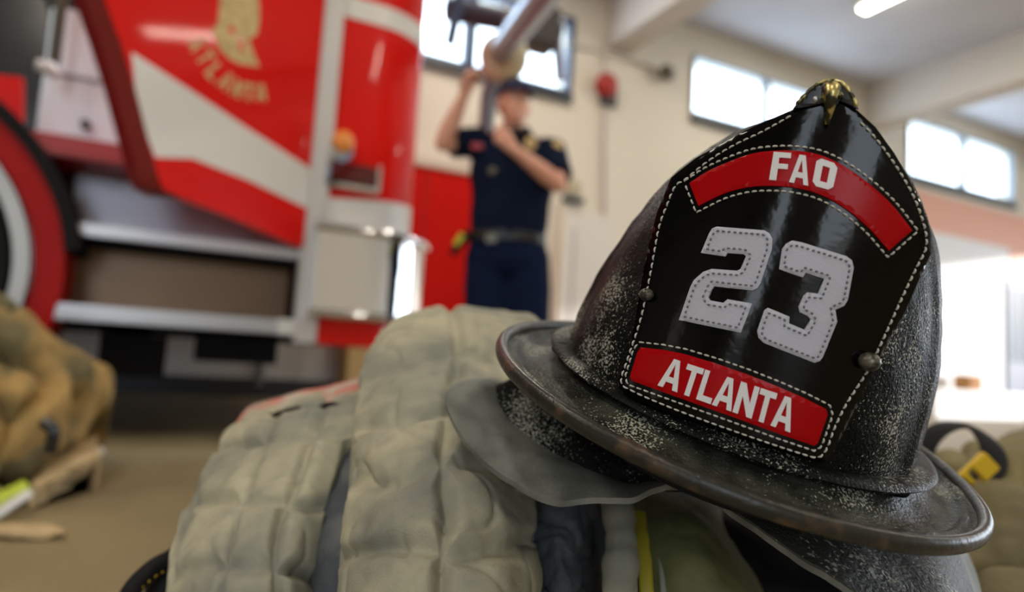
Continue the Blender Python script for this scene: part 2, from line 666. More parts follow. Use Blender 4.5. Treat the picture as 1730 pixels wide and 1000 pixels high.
def prism_px(name, pts, Y, depth, material, parent=ENG, step=60, bevel=0):
    """plate on the engine's side plane from pixel outline; depth goes into the engine"""
    return oslab(name, [pts], lambda x, y, h: PY(x, y, Y) + Vector((0, -h, 0)), -depth, 0, material, parent, step, bevel)


XN = .80
RC = .30


def nose_pt(s, z, grow=0.0):
    """point round the nose: s = metres along the panel from the hinge bar"""
    x0 = .56
    L1 = XN - x0
    if s < L1:
        return Vector((x0 + s, YS - grow, z))
    a = (s - L1) / RC
    if a < math.pi / 2:
        return Vector((XN + (RC + grow) * math.sin(a), YS + RC - (RC + grow) * math.cos(a), z))
    return Vector((XN + RC + grow, YS + RC + (s - L1 - RC * math.pi / 2), z))


SN = XN - .56 + RC * math.pi / 2


def nose_band(bm, s0, s1, z0, z1, t0, t1, n=24, zf0=None, zf1=None):
    vs = []
    for i in range(n + 1):
        s = s0 + (s1 - s0) * i / n
        a = z0 if zf0 is None else zf0(s)
        b = z1 if zf1 is None else zf1(s)
        vs.append([bm.verts.new(nose_pt(s, a, t0)), bm.verts.new(nose_pt(s, b, t0)), bm.verts.new(nose_pt(s, b, t1)), bm.verts.new(nose_pt(s, a, t1))])
    for a, b in zip(vs, vs[1:]):
        for k in range(4):
            bm.faces.new((a[k], b[k], b[(k + 1) % 4], a[(k + 1) % 4]))
    bm.faces.new(vs[0])
    bm.faces.new(vs[-1][::-1])


bm = bmesh.new()
nose_band(bm, 0, SN + 2.2, .47, 3.1, -.04, 0, 60)
finish('nose_panel', bm, 'red', ENG)
bm = bmesh.new()
nose_band(bm, 0, SN + 2.2, 2.09, 2.20, .0005, .006, 60)
finish('top_band', bm, 'stripe', ENG)
bm = bmesh.new()
nose_band(bm, 0, SN + 2.2, 0, 0, .0005, .004, 60, lambda s: 1.035 + .02 * s, lambda s: 1.17 + .10 * s)
finish('lower_stripe', bm, 'stripe', ENG)
# cab shell behind the nose: roof, back, underside, far side
bm = bmesh.new()
box(bm, (-6.5, YS + .02, 3.05), (1.06, YS + 2.5, 3.15))
box(bm, (-6.5, YS + 2.45, .5), (1.0, YS + 2.5, 3.1))
box(bm, (-6.5, YS, 1.75), (-1.4, YS + .04, 3.1))
finish('cab_shell', bm, 'darkred', ENG, smooth=False)
bm = bmesh.new()
box(bm, (-6.5, YS + .35, .47), (1.0, YS + 2.3, .62))
box(bm, (-.28, YS + .12, .28), (-.02, YS + .5, .46))
box(bm, (.10, YS + .1, .36), (.45, YS + .4, .48))
finish('chassis', bm, 'chassis', ENG, smooth=False)
bm = bmesh.new()
box(bm, (-6.5, YS + .9, .62), (-.62, YS + .94, 3.06))
box(bm, (-.62, YS + 1.4, .62), (.9, YS + 1.44, 3.06))
finish('cab_lining', bm, 'blackgl', ENG, smooth=False)
# silver corner trim that also carries the hinge
a_, b_ = PY(505, 560, YS).x, PY(545, 560, YS).x
bm = bmesh.new()
box(bm, (.515, YS - .035, .47), (.60, YS + .02, 3.1))
box(bm, (.50, YS - .025, .47), (.52, YS + .05, 3.1))
finish('corner_trim', bm, 'greypaint', ENG, smooth=False)
# sill, rocker and steps
ex0 = -1.35
obox('lower_step', (-.44, YS - .02, .505), (.50, YS + .30, .57), 'alu', ENG, .006)
obox('upper_step', (-.46, YS + .04, .865), (.50, YS + .42, .915), 'alu', ENG, .006)
obox('riser', (-.46, YS + .30, .57), (.50, YS + .42, .84), mat('riser_tan_reflection', (.20, .13, .08), .4, metal=.4), ENG)  # brown tone paints in the reflection of the tan gear
obox('step_support', (-.46, YS + .12, .84), (.50, YS + .42, .865), 'chassis', ENG)
obox('upper_riser', (-.46, YS + .30, .915), (.50, YS + .44, 1.17), 'plate', ENG)
obox('sill', (-.62, YS + .0, 1.175), (.50, YS + .5, 1.265), mat('sill_red', (.35, .005, .004), .4), ENG, .01)
obox('step_reflector', (.425, YS - .028, .503), (.50, YS - .0205, .575), 'silverband', ENG)
bm = bmesh.new()
for k in range(5):
    box(bm, (-.42, YS - .024, .512 + k * .011), (.42, YS - .0205, .518 + k * .011))
finish('step_ribs', bm, 'alu', ENG, smooth=False)
# white locker inside the doorway
LOC = obox('inner_locker', (-.60, YS + .12, 1.27), (.46, YS + .7, 1.85), 'whitebox', ENG, .01)
obox('locker_seam', (-.60, YS + .112, 1.545), (.46, YS + .119, 1.56), 'grey_frame', LOC)
p = PY(145, 212, YS + .11)
area('locker_fill_light', (-.1, YS + .10, 2.95), (.15, 0, 0), .8, .3, 22, (.92, .96, 1.0))  # added fill light that brightens the locker, no lamp is seen here
otube('locker_latch', [p, p + Vector((0, -.03, 0))], .02, 'base', LOC)
obox('seat_base', (-.64, YS + .1, 1.86), (.46, YS + .8, 2.1), 'blackgl', ENG, .03)
# grab pole hanging in the doorway
p = PY(92, 100, YS - .05)
otube('grab_pole', [p + Vector((0, 0, .9)), p, p + Vector((.0, 0, -.03))], .022, 'olivepole', ENG)
p = PY(85, 115, YS - .06)
otube('pole_handle', [PY(62, 108, YS - .07), PY(85, 116, YS - .07), PY(97, 128, YS - .07)], [.02, .03, .02], 'silverband', ENG)
# wheel arch, chrome lip, tyre
def arc_px(cx_, cy_, r, a0, a1, n=30):
    return [(cx_ + r * math.cos(math.radians(a0 + (a1 - a0) * i / n)), cy_ - r * math.sin(math.radians(a0 + (a1 - a0) * i / n))) for i in range(n + 1)]


wc = PY(-336, 430, YS)
R1 = (PY(55, 430, YS) - wc).length


def arch(name, ra, rb, y0, y1, material, a0=-22, a1=150, n=50):
    bm = bmesh.new()
    vs = []
    for i in range(n + 1):
        t = math.radians(a0 + (a1 - a0) * i / n)
        c, s = math.cos(t), math.sin(t)
        vs.append([bm.verts.new((wc.x + r * c, y, wc.z + r * s)) for r, y in ((ra, y0), (rb, y0), (rb, y1), (ra, y1))])
    for a, b in zip(vs, vs[1:]):
        for k in range(4):
            bm.faces.new((a[k], b[k], b[(k + 1) % 4], a[(k + 1) % 4]))
    bm.faces.new(vs[0][::-1])
    bm.faces.new(vs[-1])
    return finish(name, bm, material, ENG)


arch('arch_lip', R1 - .055, R1, YS - .06, YS - .01, mat('lip_metal', (.20, .185, .165), .35, metal=1))
arch('arch_rubber', R1 - .13, R1 - .075, YS - .02, YS + .3, 'black')
arch('fender', R1 + .005, R1 + .11, YS - .02, YS + .4, mat('fender_red', (.36, .004, .003), .5, spec=.15))
arch('fender_flare', R1 + .112, R1 + .165, YS - .05, YS + .4, 'black', a0=8)
prism_px('rear_quarter', [(-60, 120), (38, 130), (38, 205), (58, 240), (60, 250), (-60, 250)], YS - .005, .05, 'red')
TY = Vector((wc.x - .12, YS + .25, .56))
bm = bmesh.new()
prof = [(.30, 0), (.50, .01), (.545, .05), (.56, .10), (.56, .22), (.545, .27), (.50, .30), (.30, .30)]
rings = []
for i in range(48):
    t = 2 * math.pi * i / 48
    rings.append([bm.verts.new((TY.x + r * math.cos(t), YS + .05 + y, TY.z + r * math.sin(t))) for r, y in prof])
for i in range(48):
    a, b = rings[i], rings[(i + 1) % 48]
    for k in range(len(prof)):
        bm.faces.new((a[k], b[k], b[(k + 1) % len(prof)], a[(k + 1) % len(prof)]))
TYR = finish('tyre', bm, 'black', ENG)
otube('wheel_rim', [(TY.x, YS + .09, TY.z), (TY.x, YS + .30, TY.z)], [.30, .30], 'alu', TYR, seg=36)
otube('wheel_hub', [(TY.x, YS + .0, TY.z), (TY.x, YS + .09, TY.z)], [.09, .12], 'chrome', TYR, seg=24)
# front wheel under the nose far side (dark shapes beneath)
otube('axle', [(-.2, YS + .45, .42), (-.2, YS + 2.1, .42)], .08, 'chassis', ENG)
# bumper
bm = bmesh.new()
nose_band(bm, .0, SN + 1.9, .60, 1.03, .03, .09, 60)
BUM = finish('bumper', bm, 'chrome', ENG)
for zz_ in (1.018, .612):
    otube('bumper_rail', [nose_pt(-.02 + (SN + 1.5) * k / 70, zz_, .098) for k in range(71)], .020, 'chrome', BUM, seg=14)
# marker and tail style lamps on the nose
q = PY(580, 240, YS - .05)
AM = bmesh.new()
ball(AM, q, (.055, .045, .058))
AMB = finish('amber_lamp', AM, 'amber', ENG)
otube('lamp_base', [q + Vector((-.005, .06, -.045)), q + Vector((-.005, -.01, -.045))], .055, 'chrome', AMB)
c1, c2 = PY(558, 262, YS - .06), PY(640, 322, YS - .06)
RL = obox('red_lamp', (c1.x + .01, YS - .07, c2.z + .015), (c2.x - .01, YS, c1.z - .02), 'redlens', ENG, .015)
obox('lamp_bezel', (c1.x - .01, YS - .05, c2.z - .012), (c2.x + .01, YS, c2.z + .012), 'chrome', RL, .005)
obox('lamp_bezel', (c1.x - .01, YS - .05, c2.z), (c1.x + .008, YS, c1.z), 'chrome', RL, .004)
obox('lamp_bezel', (c2.x - .008, YS - .05, c2.z), (c2.x + .01, YS, c1.z), 'chrome', RL, .004)
# chrome grab rail on the front corner
gx = XN + RC + .06
g = PP(692, 200, Vector((gx, 0, 0)), Vector((1, 0, 0)))
gy = g.y
zt, zb = PP(690, 185, Vector((gx, 0, 0)), Vector((1, 0, 0))).z, PP(690, 318, Vector((gx, 0, 0)), Vector((1, 0, 0))).z
otube('grab_rail', [(gx - .05, gy, zt), (gx, gy, zt - .02), (gx, gy, zb + .02), (gx - .05, gy, zb)], .018, 'chrome', ENG)
# --- the open door, swung out towards the camera on its front hinge
HG = Vector((.50, YS - .03, 0))
DA = math.radians(33)
DD = Vector((-math.cos(DA), -math.sin(DA), 0))
DN = Vector((math.sin(DA), -math.cos(DA), 0))     # outward face of the door


def door(px, py, h=0):
    return PP(px, py, HG, DN) + DN * h


door_out = [(530, 420), (505, 416), (450, 392), (380, 362), (310, 335), (277, 320), (268, 300), (250, 235), (228, 150), (205, 75), (178, 0), (150, -70), (150, -330), (565, -330), (560, 0), (545, 220)]
D = oslab('door', [door_out], door, -.05, 0, 'red', ENG, 30)
oslab('door_stripe', [[(532, 290), (420, 218), (330, 158), (222, 88), (228, 150), (250, 235), (262, 266), (325, 268), (420, 305), (528, 357)]], door, .0006, .003, 'stripe', D, 30)
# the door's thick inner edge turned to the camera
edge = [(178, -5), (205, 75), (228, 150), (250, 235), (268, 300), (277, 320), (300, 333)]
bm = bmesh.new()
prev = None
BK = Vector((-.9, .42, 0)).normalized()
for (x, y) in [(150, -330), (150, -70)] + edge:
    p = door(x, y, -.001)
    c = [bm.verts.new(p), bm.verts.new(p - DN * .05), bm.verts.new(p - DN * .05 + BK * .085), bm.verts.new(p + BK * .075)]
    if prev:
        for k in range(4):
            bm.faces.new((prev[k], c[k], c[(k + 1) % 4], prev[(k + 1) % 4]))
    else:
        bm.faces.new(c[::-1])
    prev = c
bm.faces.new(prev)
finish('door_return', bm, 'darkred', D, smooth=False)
# gold emblem and town name on the door
seal = [(372, -10), (370, 20), (366, 44), (356, 50), (364, 62), (372, 84), (386, 98), (404, 108), (438, 113), (428, 92), (420, 66), (434, 58), (438, 30), (436, -10),
        (470, -45), (452, -60), (432, -48), (430, -90), (405, -120), (385, -92), (380, -50), (352, -66), (335, -48), (352, -25)]
oslab('gold_emblem', [seal, [(402, 62), (410, 66), (412, 90), (404, 86)], [(384, 46), (396, 44), (398, 56), (388, 58)]], door, .0006, .0025, 'gold', D, 12)
bm = bmesh.new()
tl = [('A', 333, 74, 62), ('T', 347, 97, 58), ('L', 362, 121, 50), ('A', 381, 137, 38), ('N', 401, 150, 24), ('T', 421, 156, 12), ('A', 441, 156, 2)]
for ch, x, y, ang in tl:
    for l in [GL[ch]]:
        a = math.radians(ang)
        ex, ey = Vector((math.cos(a), math.sin(a))), Vector((-math.sin(a), math.cos(a)))
        ls = []
        for lp in l:
            pts = []
            for (u, v) in lp:
                p = Vector((x, y)) + ex * ((u - .5) * 19) + ey * ((v - .5) * 30)
                pts.append((p[0], p[1]))
            ls.append(pts)
        slab(bm, ls, door, .0006, .0025, 10)
finish('door_lettering', bm, 'gold', D, smooth=False)

# ------------------------------------------------------------ red cabinet behind the firefighter
a_, b_ = PY(672, 400, 6.0), PY(850, 400, 6.0)
zt = PY(740, 286, 6.0).z
CAB = thing('red_cabinet', 'tall red metal cabinet with a pale top ledge behind the firefighter', 'cabinet', (a_.x, 6.0, 0))
obox('body', (a_.x, 6.0, 0), (b_.x, 6.28, zt), 'redm', CAB, .01)
obox('top_ledge', (a_.x - .02, 5.97, zt), (b_.x + .02, 6.28, zt + .10), 'cream', CAB, .01)
obox('door_seam', ((a_.x + b_.x) / 2 - .3, 5.995, .1), ((a_.x + b_.x) / 2 - .29, 5.9995, zt - .05), 'darkred', CAB)

# ------------------------------------------------------------ exhaust pipe hung from the ceiling, column behind the man
EX = thing('exhaust_duct', 'grey overhead exhaust pipe ending in a cream round flange', 'duct', P(852, 92, 4.6))
p1, p2 = P(848, 84, 4.3), P(935, -30, 2.9)
otube('pipe', [p1, p2, p2 + (p2 - p1)], .075, mat('blue_grey_pipe', (.30, .38, .50), .28, metal=.9), EX, seg=24)
dr = (p2 - p1).normalized()
bm = bmesh.new()
rx, ry = ring_frame(fwd)
c = P(851, 94, 4.35)
rg = []
for i in range(40):
    t = 2 * math.pi * i / 40
    o_ = RT * math.cos(t) + UP * math.sin(t)
    rg.append([bm.verts.new(c + o_ * r_ + fwd * z_) for r_, z_ in ((.02, .0), (.12, -.03), (.158, 0), (.158, .06), (.02, .06))])
for i in range(40):
    a, b = rg[i], rg[(i + 1) % 40]
    for k in range(5):
        bm.faces.new((a[k], b[k], b[(k + 1) % 5], a[(k + 1) % 5]))
finish('flange', bm, mat('cream_flange', (.62, .54, .36), .5), EX)
otube('drop_hose', [P(840, 120, 4.5), P(826, 160, 4.5), P(818, 250, 4.5), P(812, 420, 4.5)], [.05, .055, .05, .045], mat('hose_blue_grey', (.16, .18, .22), .5), EX, seg=20)
otube('hanger_rod', [c + Vector((0, 0, .1)), Vector((c.x, c.y, CEIL))], .012, 'grey_frame', EX)
MT = thing('door_motor', 'dark bracket and machinery in front of the high window beside the duct', 'machinery', P(910, 60, 5.2))
otube('beam', [P(752, 15, 5.6), P(952, 52, 5.6)], .10, mat('machine_dark', (.05, .05, .08), .5), MT, seg=8)
otube('post', [P(938, 30, 5.6), P(946, 136, 5.6)], .045, mat('machine_blue', (.30, .34, .50), .4), MT, seg=10)
obox('gearbox', (-.16, -.12, -.18), (.16, .12, .18), mat('gearbox', (.07, .06, .06), .5), MT, .03, Matrix.Translation(P(908, 48, 5.5)))
otube('brace', [P(780, -20, 5.5), P(760, 75, 5.5)], .05, mat('machine_navy', (.04, .06, .13), .4), MT, seg=8)
VA = thing('standpipe', 'pale standpipe with valves on the wall beside the raised arm', 'pipe', PY(845, 140, 6.1))
otube('riser', [PY(832, 120, 5.85), PY(824, 500, 5.85), Vector((PY(824, 500, 5.85).x, 5.85, .003))], .05, 'cream', VA)
for yy in (150, 215):
    otube('valve', [PY(820, yy, 5.85), PY(850, yy, 5.85)], .07, 'cream', VA)

# ------------------------------------------------------------ wall fittings
BL = thing('alarm_bell', 'red round alarm bell on the cream wall above a thin conduit', 'alarm bell', PY(1018, 148, 6.2))
c = PY(1018, 148, RY1)
otube('gong', [c + Vector((0, -.04, 0)), c + Vector((0, -.10, 0)), c + Vector((0, -.16, 0)), c + Vector((0, -.18, 0))], [.13, .14, .10, .02], mat('bell_red', (.42, .03, .025), .4), BL, seg=28)
obox('bell_back_box', (c.x - .05, RY1 - .08, c.z - .22), (c.x + .16, RY1 - .001, c.z + .12), 'base', BL, .02)
otube('conduit', [PY(1024, 172, RY1 - .03), PY(1022, 230, RY1 - .03), PY(1022, 362, RY1 - .03)], .022, 'beam', BL)
otube('conduit', [PY(1024, 60, RY1 - .03), PY(1022, 120, RY1 - .03)], .018, 'beam', BL)
FL = thing('flood_lamp', 'small dull flood lamp on a bracket left of the middle window', 'lamp', PY(1132, 123, 6.2))
c = PY(1128, 123, RY1 - .12)
obox('lamp_head', (-.09, -.06, -.07), (.09, .06, .07), mat('lamp_brass_grey', (.16, .14, .09), .4), FL, .02, Matrix.Translation(c) @ Matrix.Rotation(.5, 4, 'Z'))
otube('bracket', [c, c + Vector((.1, .12, .02))], .02, 'base', FL)
CD = otube('wall_conduit', [PY(955, 72, RY1 - .02), PY(1040, 95, RY1 - .02), PY(1118, 118, RY1 - .02)], .016, 'beam')
tag(CD, 'thin conduit running along the wall to the flood lamp', 'conduit')
SH = thing('wall_dispenser', 'small tan box with a dark tray on the wall beside his elbow', 'dispenser', PY(965, 330, 6.25))
c = PY(966, 318, RY1)
obox('dispenser_box', (c.x - .09, RY1 - .06, c.z - .07), (c.x + .09, RY1 - .001, c.z + .08), mat('dispenser_tan', (.52, .45, .30), .5), SH, .01)
obox('tray', (c.x - .13, RY1 - .10, c.z - .17), (c.x + .12, RY1 - .001, c.z - .12), 'base', SH, .01)
# low white bench with a small brown box against the bright wall at right
BN = thing('bench', 'long low white bench along the brightly lit wall at right', 'bench', (10.4, 6.0, 0))
obox('bench_top', (9.5, 5.85, .34), (11.8, 6.28, .40), 'white_wall', BN, .01)
obox('bench_front', (9.55, 5.9, 0), (11.75, 5.94, .34), 'white_wall', BN, .005)
for x in (9.6, 11.7):
    obox('leg', (x - .04, 5.95, 0), (x + .04, 6.25, .34), 'white_wall', BN)
c = PY(1638, 650, 6.0)
BX = obox('cardboard_box', (c.x - .16, 5.9, .40), (c.x + .16, 6.15, .63), mat('cardboard', (.42, .20, .07), .8), bev=.01)
tag(BX, 'small brown box on the white bench by the bright wall', 'box')
GB = thing('storage_cabinet', 'tan cabinet on the floor far beneath the fire engine', 'cabinet', PY(612, 600, 6.0))
a_, b_ = PY(578, 600, 6.0), PY(650, 600, 6.0)
obox('body', (a_.x, 5.8, 0), (b_.x, 6.2, .78), mat('tan_cabinet', (.55, .40, .17), .6), GB, .01)
obox('plinth', (a_.x + .02, 5.78, 0), (b_.x - .02, 5.799, .08), 'base', GB)
a_, b_ = PY(440, 600, 6.1), PY(448, 600, 6.1)
obox('trim_5', (a_.x, 6.25, .1), (b_.x + .02, 6.279, 1.4), 'grey_frame', kind='structure')
# ------------------------------------------------------------ cloth patches
def bspl(A, nu):
    """Catmull-Rom along axis 0 of an array (m, k, 3)"""
    m = A.shape[0]
    t = np.linspace(0, m - 1, nu)
    i = np.clip(t.astype(int), 0, m - 2)
    f = (t - i)[:, None, None]
    E = np.concatenate([2 * A[:1] - A[1:2], A, 2 * A[-1:] - A[-2:-1]])
    p0, p1, p2, p3 = E[i], E[i + 1], E[i + 2], E[i + 3]
    return .5 * (2 * p1 + (-p0 + p2) * f + (2 * p0 - 5 * p1 + 4 * p2 - p3) * f * f + (-p0 + 3 * p1 - 3 * p2 + p3) * f ** 3)


def wpt(c):
    if isinstance(c, Vector):
        return c
    if c[2] is None:
        return PZ(c[0], c[1], .012)
    return P(*c)


def patch(name, ctrl, nu, nv, disp, material, parent=None, skirt=True, floor=.003):
    A = np.array([[tuple(wpt(c)) for c in row] for row in ctrl])
    A = bspl(A, nv)
    A = bspl(A.transpose(1, 0, 2), nu).transpose(1, 0, 2)      # (nv, nu, 3)
    du = np.gradient(A, axis=1)
    dv = np.gradient(A, axis=0)
    N = np.cross(dv, du)
    N /= np.linalg.norm(N, axis=2, keepdims=True) + 1e-12
    mid = A[nv // 2, nu // 2]
    if N[nv // 2, nu // 2] @ (np.array(CAMLOC) - mid) < 0:
        N = -N
    bm = bmesh.new()
    V = []
    for j in range(nv):
        row = []
        for i in range(nu):
            p = Vector(A[j, i])
            d = disp(i / (nu - 1), j / (nv - 1), p) if disp else 0
            row.append(bm.verts.new(p + Vector(N[j, i]) * d))
        V.append(row)
    for j in range(nv - 1):
        for i in range(nu - 1):
            bm.faces.new((V[j][i], V[j][i + 1], V[j + 1][i + 1], V[j + 1][i]))
    if skirt:
        loop = V[0] + [V[j][-1] for j in range(1, nv)] + V[-1][-2::-1] + [V[j][0] for j in range(nv - 2, 0, -1)]
        prev = loop
        cen = Vector(A.mean(axis=(0, 1)))
        for k in (1, 2, 3, 4):
            cur = []
            for v in loop:
                z = v.co.z + (floor - v.co.z) * k / 4
                q = Vector((v.co.x, v.co.y, z))
                q.x += (cen.x - q.x) * .02 * k
                q.y += (cen.y - q.y) * .02 * k
                cur.append(bm.verts.new(q))
            for i in range(len(loop)):
                a = (i + 1) % len(loop)
                bm.faces.new((prev[i], prev[a], cur[a], cur[i]))
            prev = cur
        bm.faces.new(prev)
    return finish(name, bm, material, parent)


def nz(p, s, seed=0):
    return noise.noise(Vector((p.x * s + seed, p.y * s, p.z * s)))


def fb(p, s, seed=0):
    return nz(p, s, seed) + .5 * nz(p, s * 2.1, seed + 5) + .25 * nz(p, s * 4.3, seed + 9)


def ridge(p, s, seed=0):
    return 1 - min(1, abs(nz(p, s, seed)) * 3.2)


def pinch(x, lines, w):
    d = min(abs(x - l) for l in lines)
    return math.exp(-(d / w) ** 2)


def quilt_disp(ul, vl, amp, wr, seed):
    def f(u, v, p):
        a = u + .075 * nz(p, 11, seed) + .015 * nz(p, 45, seed)
        b = v + .050 * nz(p, 13, seed + 3) + .012 * nz(p, 50, seed)
        q = max(pinch(a, ul, .035), .9 * pinch(b, vl, .020))
        cr = ridge(p, 26, seed + 11) ** 5 * wr * 1.3
        q *= .80 + .20 * min(1, max(-1, 2.2 * nz(p, 12, seed + 20)))
        return amp * (1 - q) + wr * fb(p, 24, seed) + wr * .10 * fb(p, 80, seed + 2) - cr * .6
    return f


QC = thing('quilted_coat_liner', 'pale grey-green quilted coat liner folded under the helmets', 'coat', (.33, .62, 0))
Ctrl = [
    [(672, 640, .84), (720, 620, .86), (790, 615, .88), (860, 620, .86), (930, 640, .80)],
    [(655, 585, .68), (705, 560, .72), (775, 548, .74), (850, 552, .72), (915, 575, .68)],
    [(640, 585, .60), (690, 550, .62), (770, 536, .64), (845, 543, .64), (910, 560, .62)],
    [(612, 660, .53), (680, 630, .52), (760, 620, .53), (840, 635, .55), (905, 650, .56)],
    [(606, 760, .46), (672, 745, .43), (750, 740, .43), (830, 750, .455), (893, 775, .49)],
    [(592, 880, .41), (655, 870, .37), (740, 865, .36), (825, 870, .38), (895, 880, .43)],
    [(584, 1010, .38), (650, 1010, .335), (735, 1010, .325), (835, 1000, .34), (905, 985, .40)],
    [(580, 1180, .36), (645, 1180, .33), (735, 1180, .32), (850, 1180, .33), (920, 1160, .38)],
]
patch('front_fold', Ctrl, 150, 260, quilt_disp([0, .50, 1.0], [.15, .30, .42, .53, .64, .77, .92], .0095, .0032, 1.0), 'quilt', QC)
Ctrl = [
    [(430, 700, .76), (480, 685, .74), (545, 672, .72), (640, 650, .70)],
    [(397, 728, .63), (465, 708, .60), (535, 694, .58), (625, 690, .56)],
    [(380, 760, .59), (455, 735, .555), (530, 725, .545), (620, 715, .535)],
    [(345, 815, .54), (430, 800, .50), (505, 790, .49), (578, 780, .505)],
    [(312, 895, .49), (400, 890, .45), (470, 890, .44), (545, 890, .46)],
    [(292, 1005, .44), (380, 1005, .40), (450, 1005, .395), (522, 1005, .43)],
    [(285, 1180, .41), (370, 1180, .38), (440, 1180, .38), (515, 1180, .41)],
]
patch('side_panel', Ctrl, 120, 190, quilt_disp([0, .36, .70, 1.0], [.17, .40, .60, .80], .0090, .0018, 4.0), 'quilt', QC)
Ctrl = [
    [(450, 720, .80), (500, 705, .80), (560, 690, .80), (650, 670, .78)],
    [(425, 690, .72), (480, 670, .72), (545, 655, .72), (640, 632, .70)],
    [(400, 712, .66), (460, 684, .655), (530, 668, .645), (625, 650, .62)],
    [(396, 727, .63), (462, 707, .61), (532, 694, .59), (625, 682, .57)],
    [(398, 750, .625), (462, 735, .60), (532, 725, .59), (625, 710, .57)],
]
patch('marked_hem', Ctrl, 80, 60, lambda u, v, p: .003 * fb(p, 30, 7), 'redstain', QC)
zp = spline([(396, 727), (425, 714), (452, 706), (478, 696), (505, 690), (530, 691), (560, 683), (585, 690), (612, 678)], 8)
otube('seam_cord', [P(x, y, .606 - .05 * (x - 396) / 216) for x, y in zp], .0022, 'black', QC, seg=8)
# blue-grey gusset in the crease between panel and fold
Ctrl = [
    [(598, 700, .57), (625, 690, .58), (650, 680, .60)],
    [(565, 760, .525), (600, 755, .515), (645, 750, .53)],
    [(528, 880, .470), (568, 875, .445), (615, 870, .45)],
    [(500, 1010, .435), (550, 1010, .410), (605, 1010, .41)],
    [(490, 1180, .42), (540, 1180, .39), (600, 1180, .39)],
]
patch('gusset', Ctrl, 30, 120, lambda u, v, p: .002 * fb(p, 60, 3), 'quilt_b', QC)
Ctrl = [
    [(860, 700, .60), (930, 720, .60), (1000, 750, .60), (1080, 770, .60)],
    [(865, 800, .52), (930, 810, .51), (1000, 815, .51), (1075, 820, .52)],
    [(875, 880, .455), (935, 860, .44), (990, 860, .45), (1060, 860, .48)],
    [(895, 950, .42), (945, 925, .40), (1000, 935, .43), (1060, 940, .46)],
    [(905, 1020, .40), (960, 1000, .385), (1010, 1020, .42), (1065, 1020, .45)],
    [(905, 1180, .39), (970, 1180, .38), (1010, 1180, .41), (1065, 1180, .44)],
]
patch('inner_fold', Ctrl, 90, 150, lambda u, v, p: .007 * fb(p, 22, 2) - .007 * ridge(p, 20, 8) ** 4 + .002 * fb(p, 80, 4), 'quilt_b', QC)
sp = spline([(1040, 835, .44), (1046, 880, .405), (1050, 930, .385), (1047, 985, .37), (1050, 1060, .36), (1050, 1200, .36)], 10)
bm = bmesh.new()
tube(bm, [P(*s) for s in sp] + [Vector((P(*sp[-1]).x, P(*sp[-1]).y, .01))], [(.0095 + .0008 * math.sin(i * .31) + .0004 * math.sin(i * .83)) for i in range(len(sp))] + [.01], 18)
finish('rolled_edge', bm, 'quilt', QC)
# zip with yellow teeth at the lower left
zz = spline([(318, 905, .50), (296, 938, .49), (262, 958, .48), (232, 985, .47), (212, 1015, .46), (195, 1060, .455)], 10)
bm = bmesh.new()
tube(bm, [P(*s) for s in zz], .0065, 12)
Z0 = finish('zip_tape', bm, 'black', QC)
Ctrl = [[(330, 900, .56), (300, 950, .56), (262, 1010, .56), (240, 1080, .56)], [(320, 905, .51), (296, 943, .50), (250, 990, .49), (215, 1060, .48)],
        [(325, 990, .49), (300, 1000, .48), (270, 1040, .47), (240, 1090, .46)], [(325, 1180, .49), (300, 1180, .48), (270, 1180, .47), (230, 1180, .46)]]
patch('black_lining', Ctrl, 30, 40, lambda u, v, p: .003 * fb(p, 40, 3), 'black', QC)
bm = bmesh.new()
zz2 = spline([(318, 905, .50), (296, 938, .49), (262, 958, .48), (232, 985, .47), (212, 1015, .46), (195, 1060, .455)], 5)
for a, b in list(zip(zz2, zz2[1:]))[::2]:
    p = P(*a)
    d = (P(*b) - p).normalized()
    s_ = d.cross(fwd).normalized()
    tube(bm, [p - s_ * .0005 - fwd * .0062 - UP * .001, p + s_ * .0055 - fwd * .0045], .0011, 6)
finish('zip_teeth', bm, 'yel', Z0)

# olive turnout coat under the helmets
OC = thing('turnout_coat', 'olive turnout coat with yellow trim directly beneath the helmets', 'coat', (.5, .45, 0))
Ctrl = [
    [(1062, 720, .60), (1120, 740, .6), (1180, 760, .62), (1230, 770, .66)],
    [(1068, 800, .52), (1120, 815, .52), (1180, 830, .53), (1225, 830, .60)],
    [(1072, 866, .45), (1130, 862, .435), (1192, 872, .44), (1222, 866, .54)],
    [(1076, 920, .42), (1140, 915, .40), (1212, 925, .41), (1242, 920, .50)],
    [(1080, 1010, .40), (1165, 1005, .38), (1262, 1010, .39), (1290, 1010, .48)],
    [(1080, 1180, .39), (1180, 1180, .375), (1330, 1180, .385), (1360, 1180, .46)],
]
patch('olive_panel', Ctrl, 110, 110, lambda u, v, p: .003 * fb(p, 28, 12), 'olive', OC)

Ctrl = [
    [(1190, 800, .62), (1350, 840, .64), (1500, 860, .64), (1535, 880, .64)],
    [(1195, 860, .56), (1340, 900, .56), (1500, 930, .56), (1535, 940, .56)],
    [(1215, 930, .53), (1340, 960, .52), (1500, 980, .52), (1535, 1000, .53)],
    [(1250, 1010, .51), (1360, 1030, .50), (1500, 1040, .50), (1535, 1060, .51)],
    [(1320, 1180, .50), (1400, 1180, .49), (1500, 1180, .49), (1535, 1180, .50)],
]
patch('deep_shade_sheet', Ctrl, 40, 50, lambda u, v, p: .003 * fb(p, 28, 12), 'black', OC)  # black sheet standing in for the deep shade between coat and brim


def strip(name, pts, w, t, material, parent, seg=14):
    """flat band along points (px, py, Z)"""
    bm = bmesh.new()
    tube(bm, [P(*s) for s in spline(pts, 8)], (w / 2, t), seg, side=RT) if False else tube(bm, [P(*s) for s in spline(pts, 8)], [(w / 2, t)] * (8 * (len(pts) - 1) + 1), seg, side=RT)
    return finish(name, bm, material, parent)


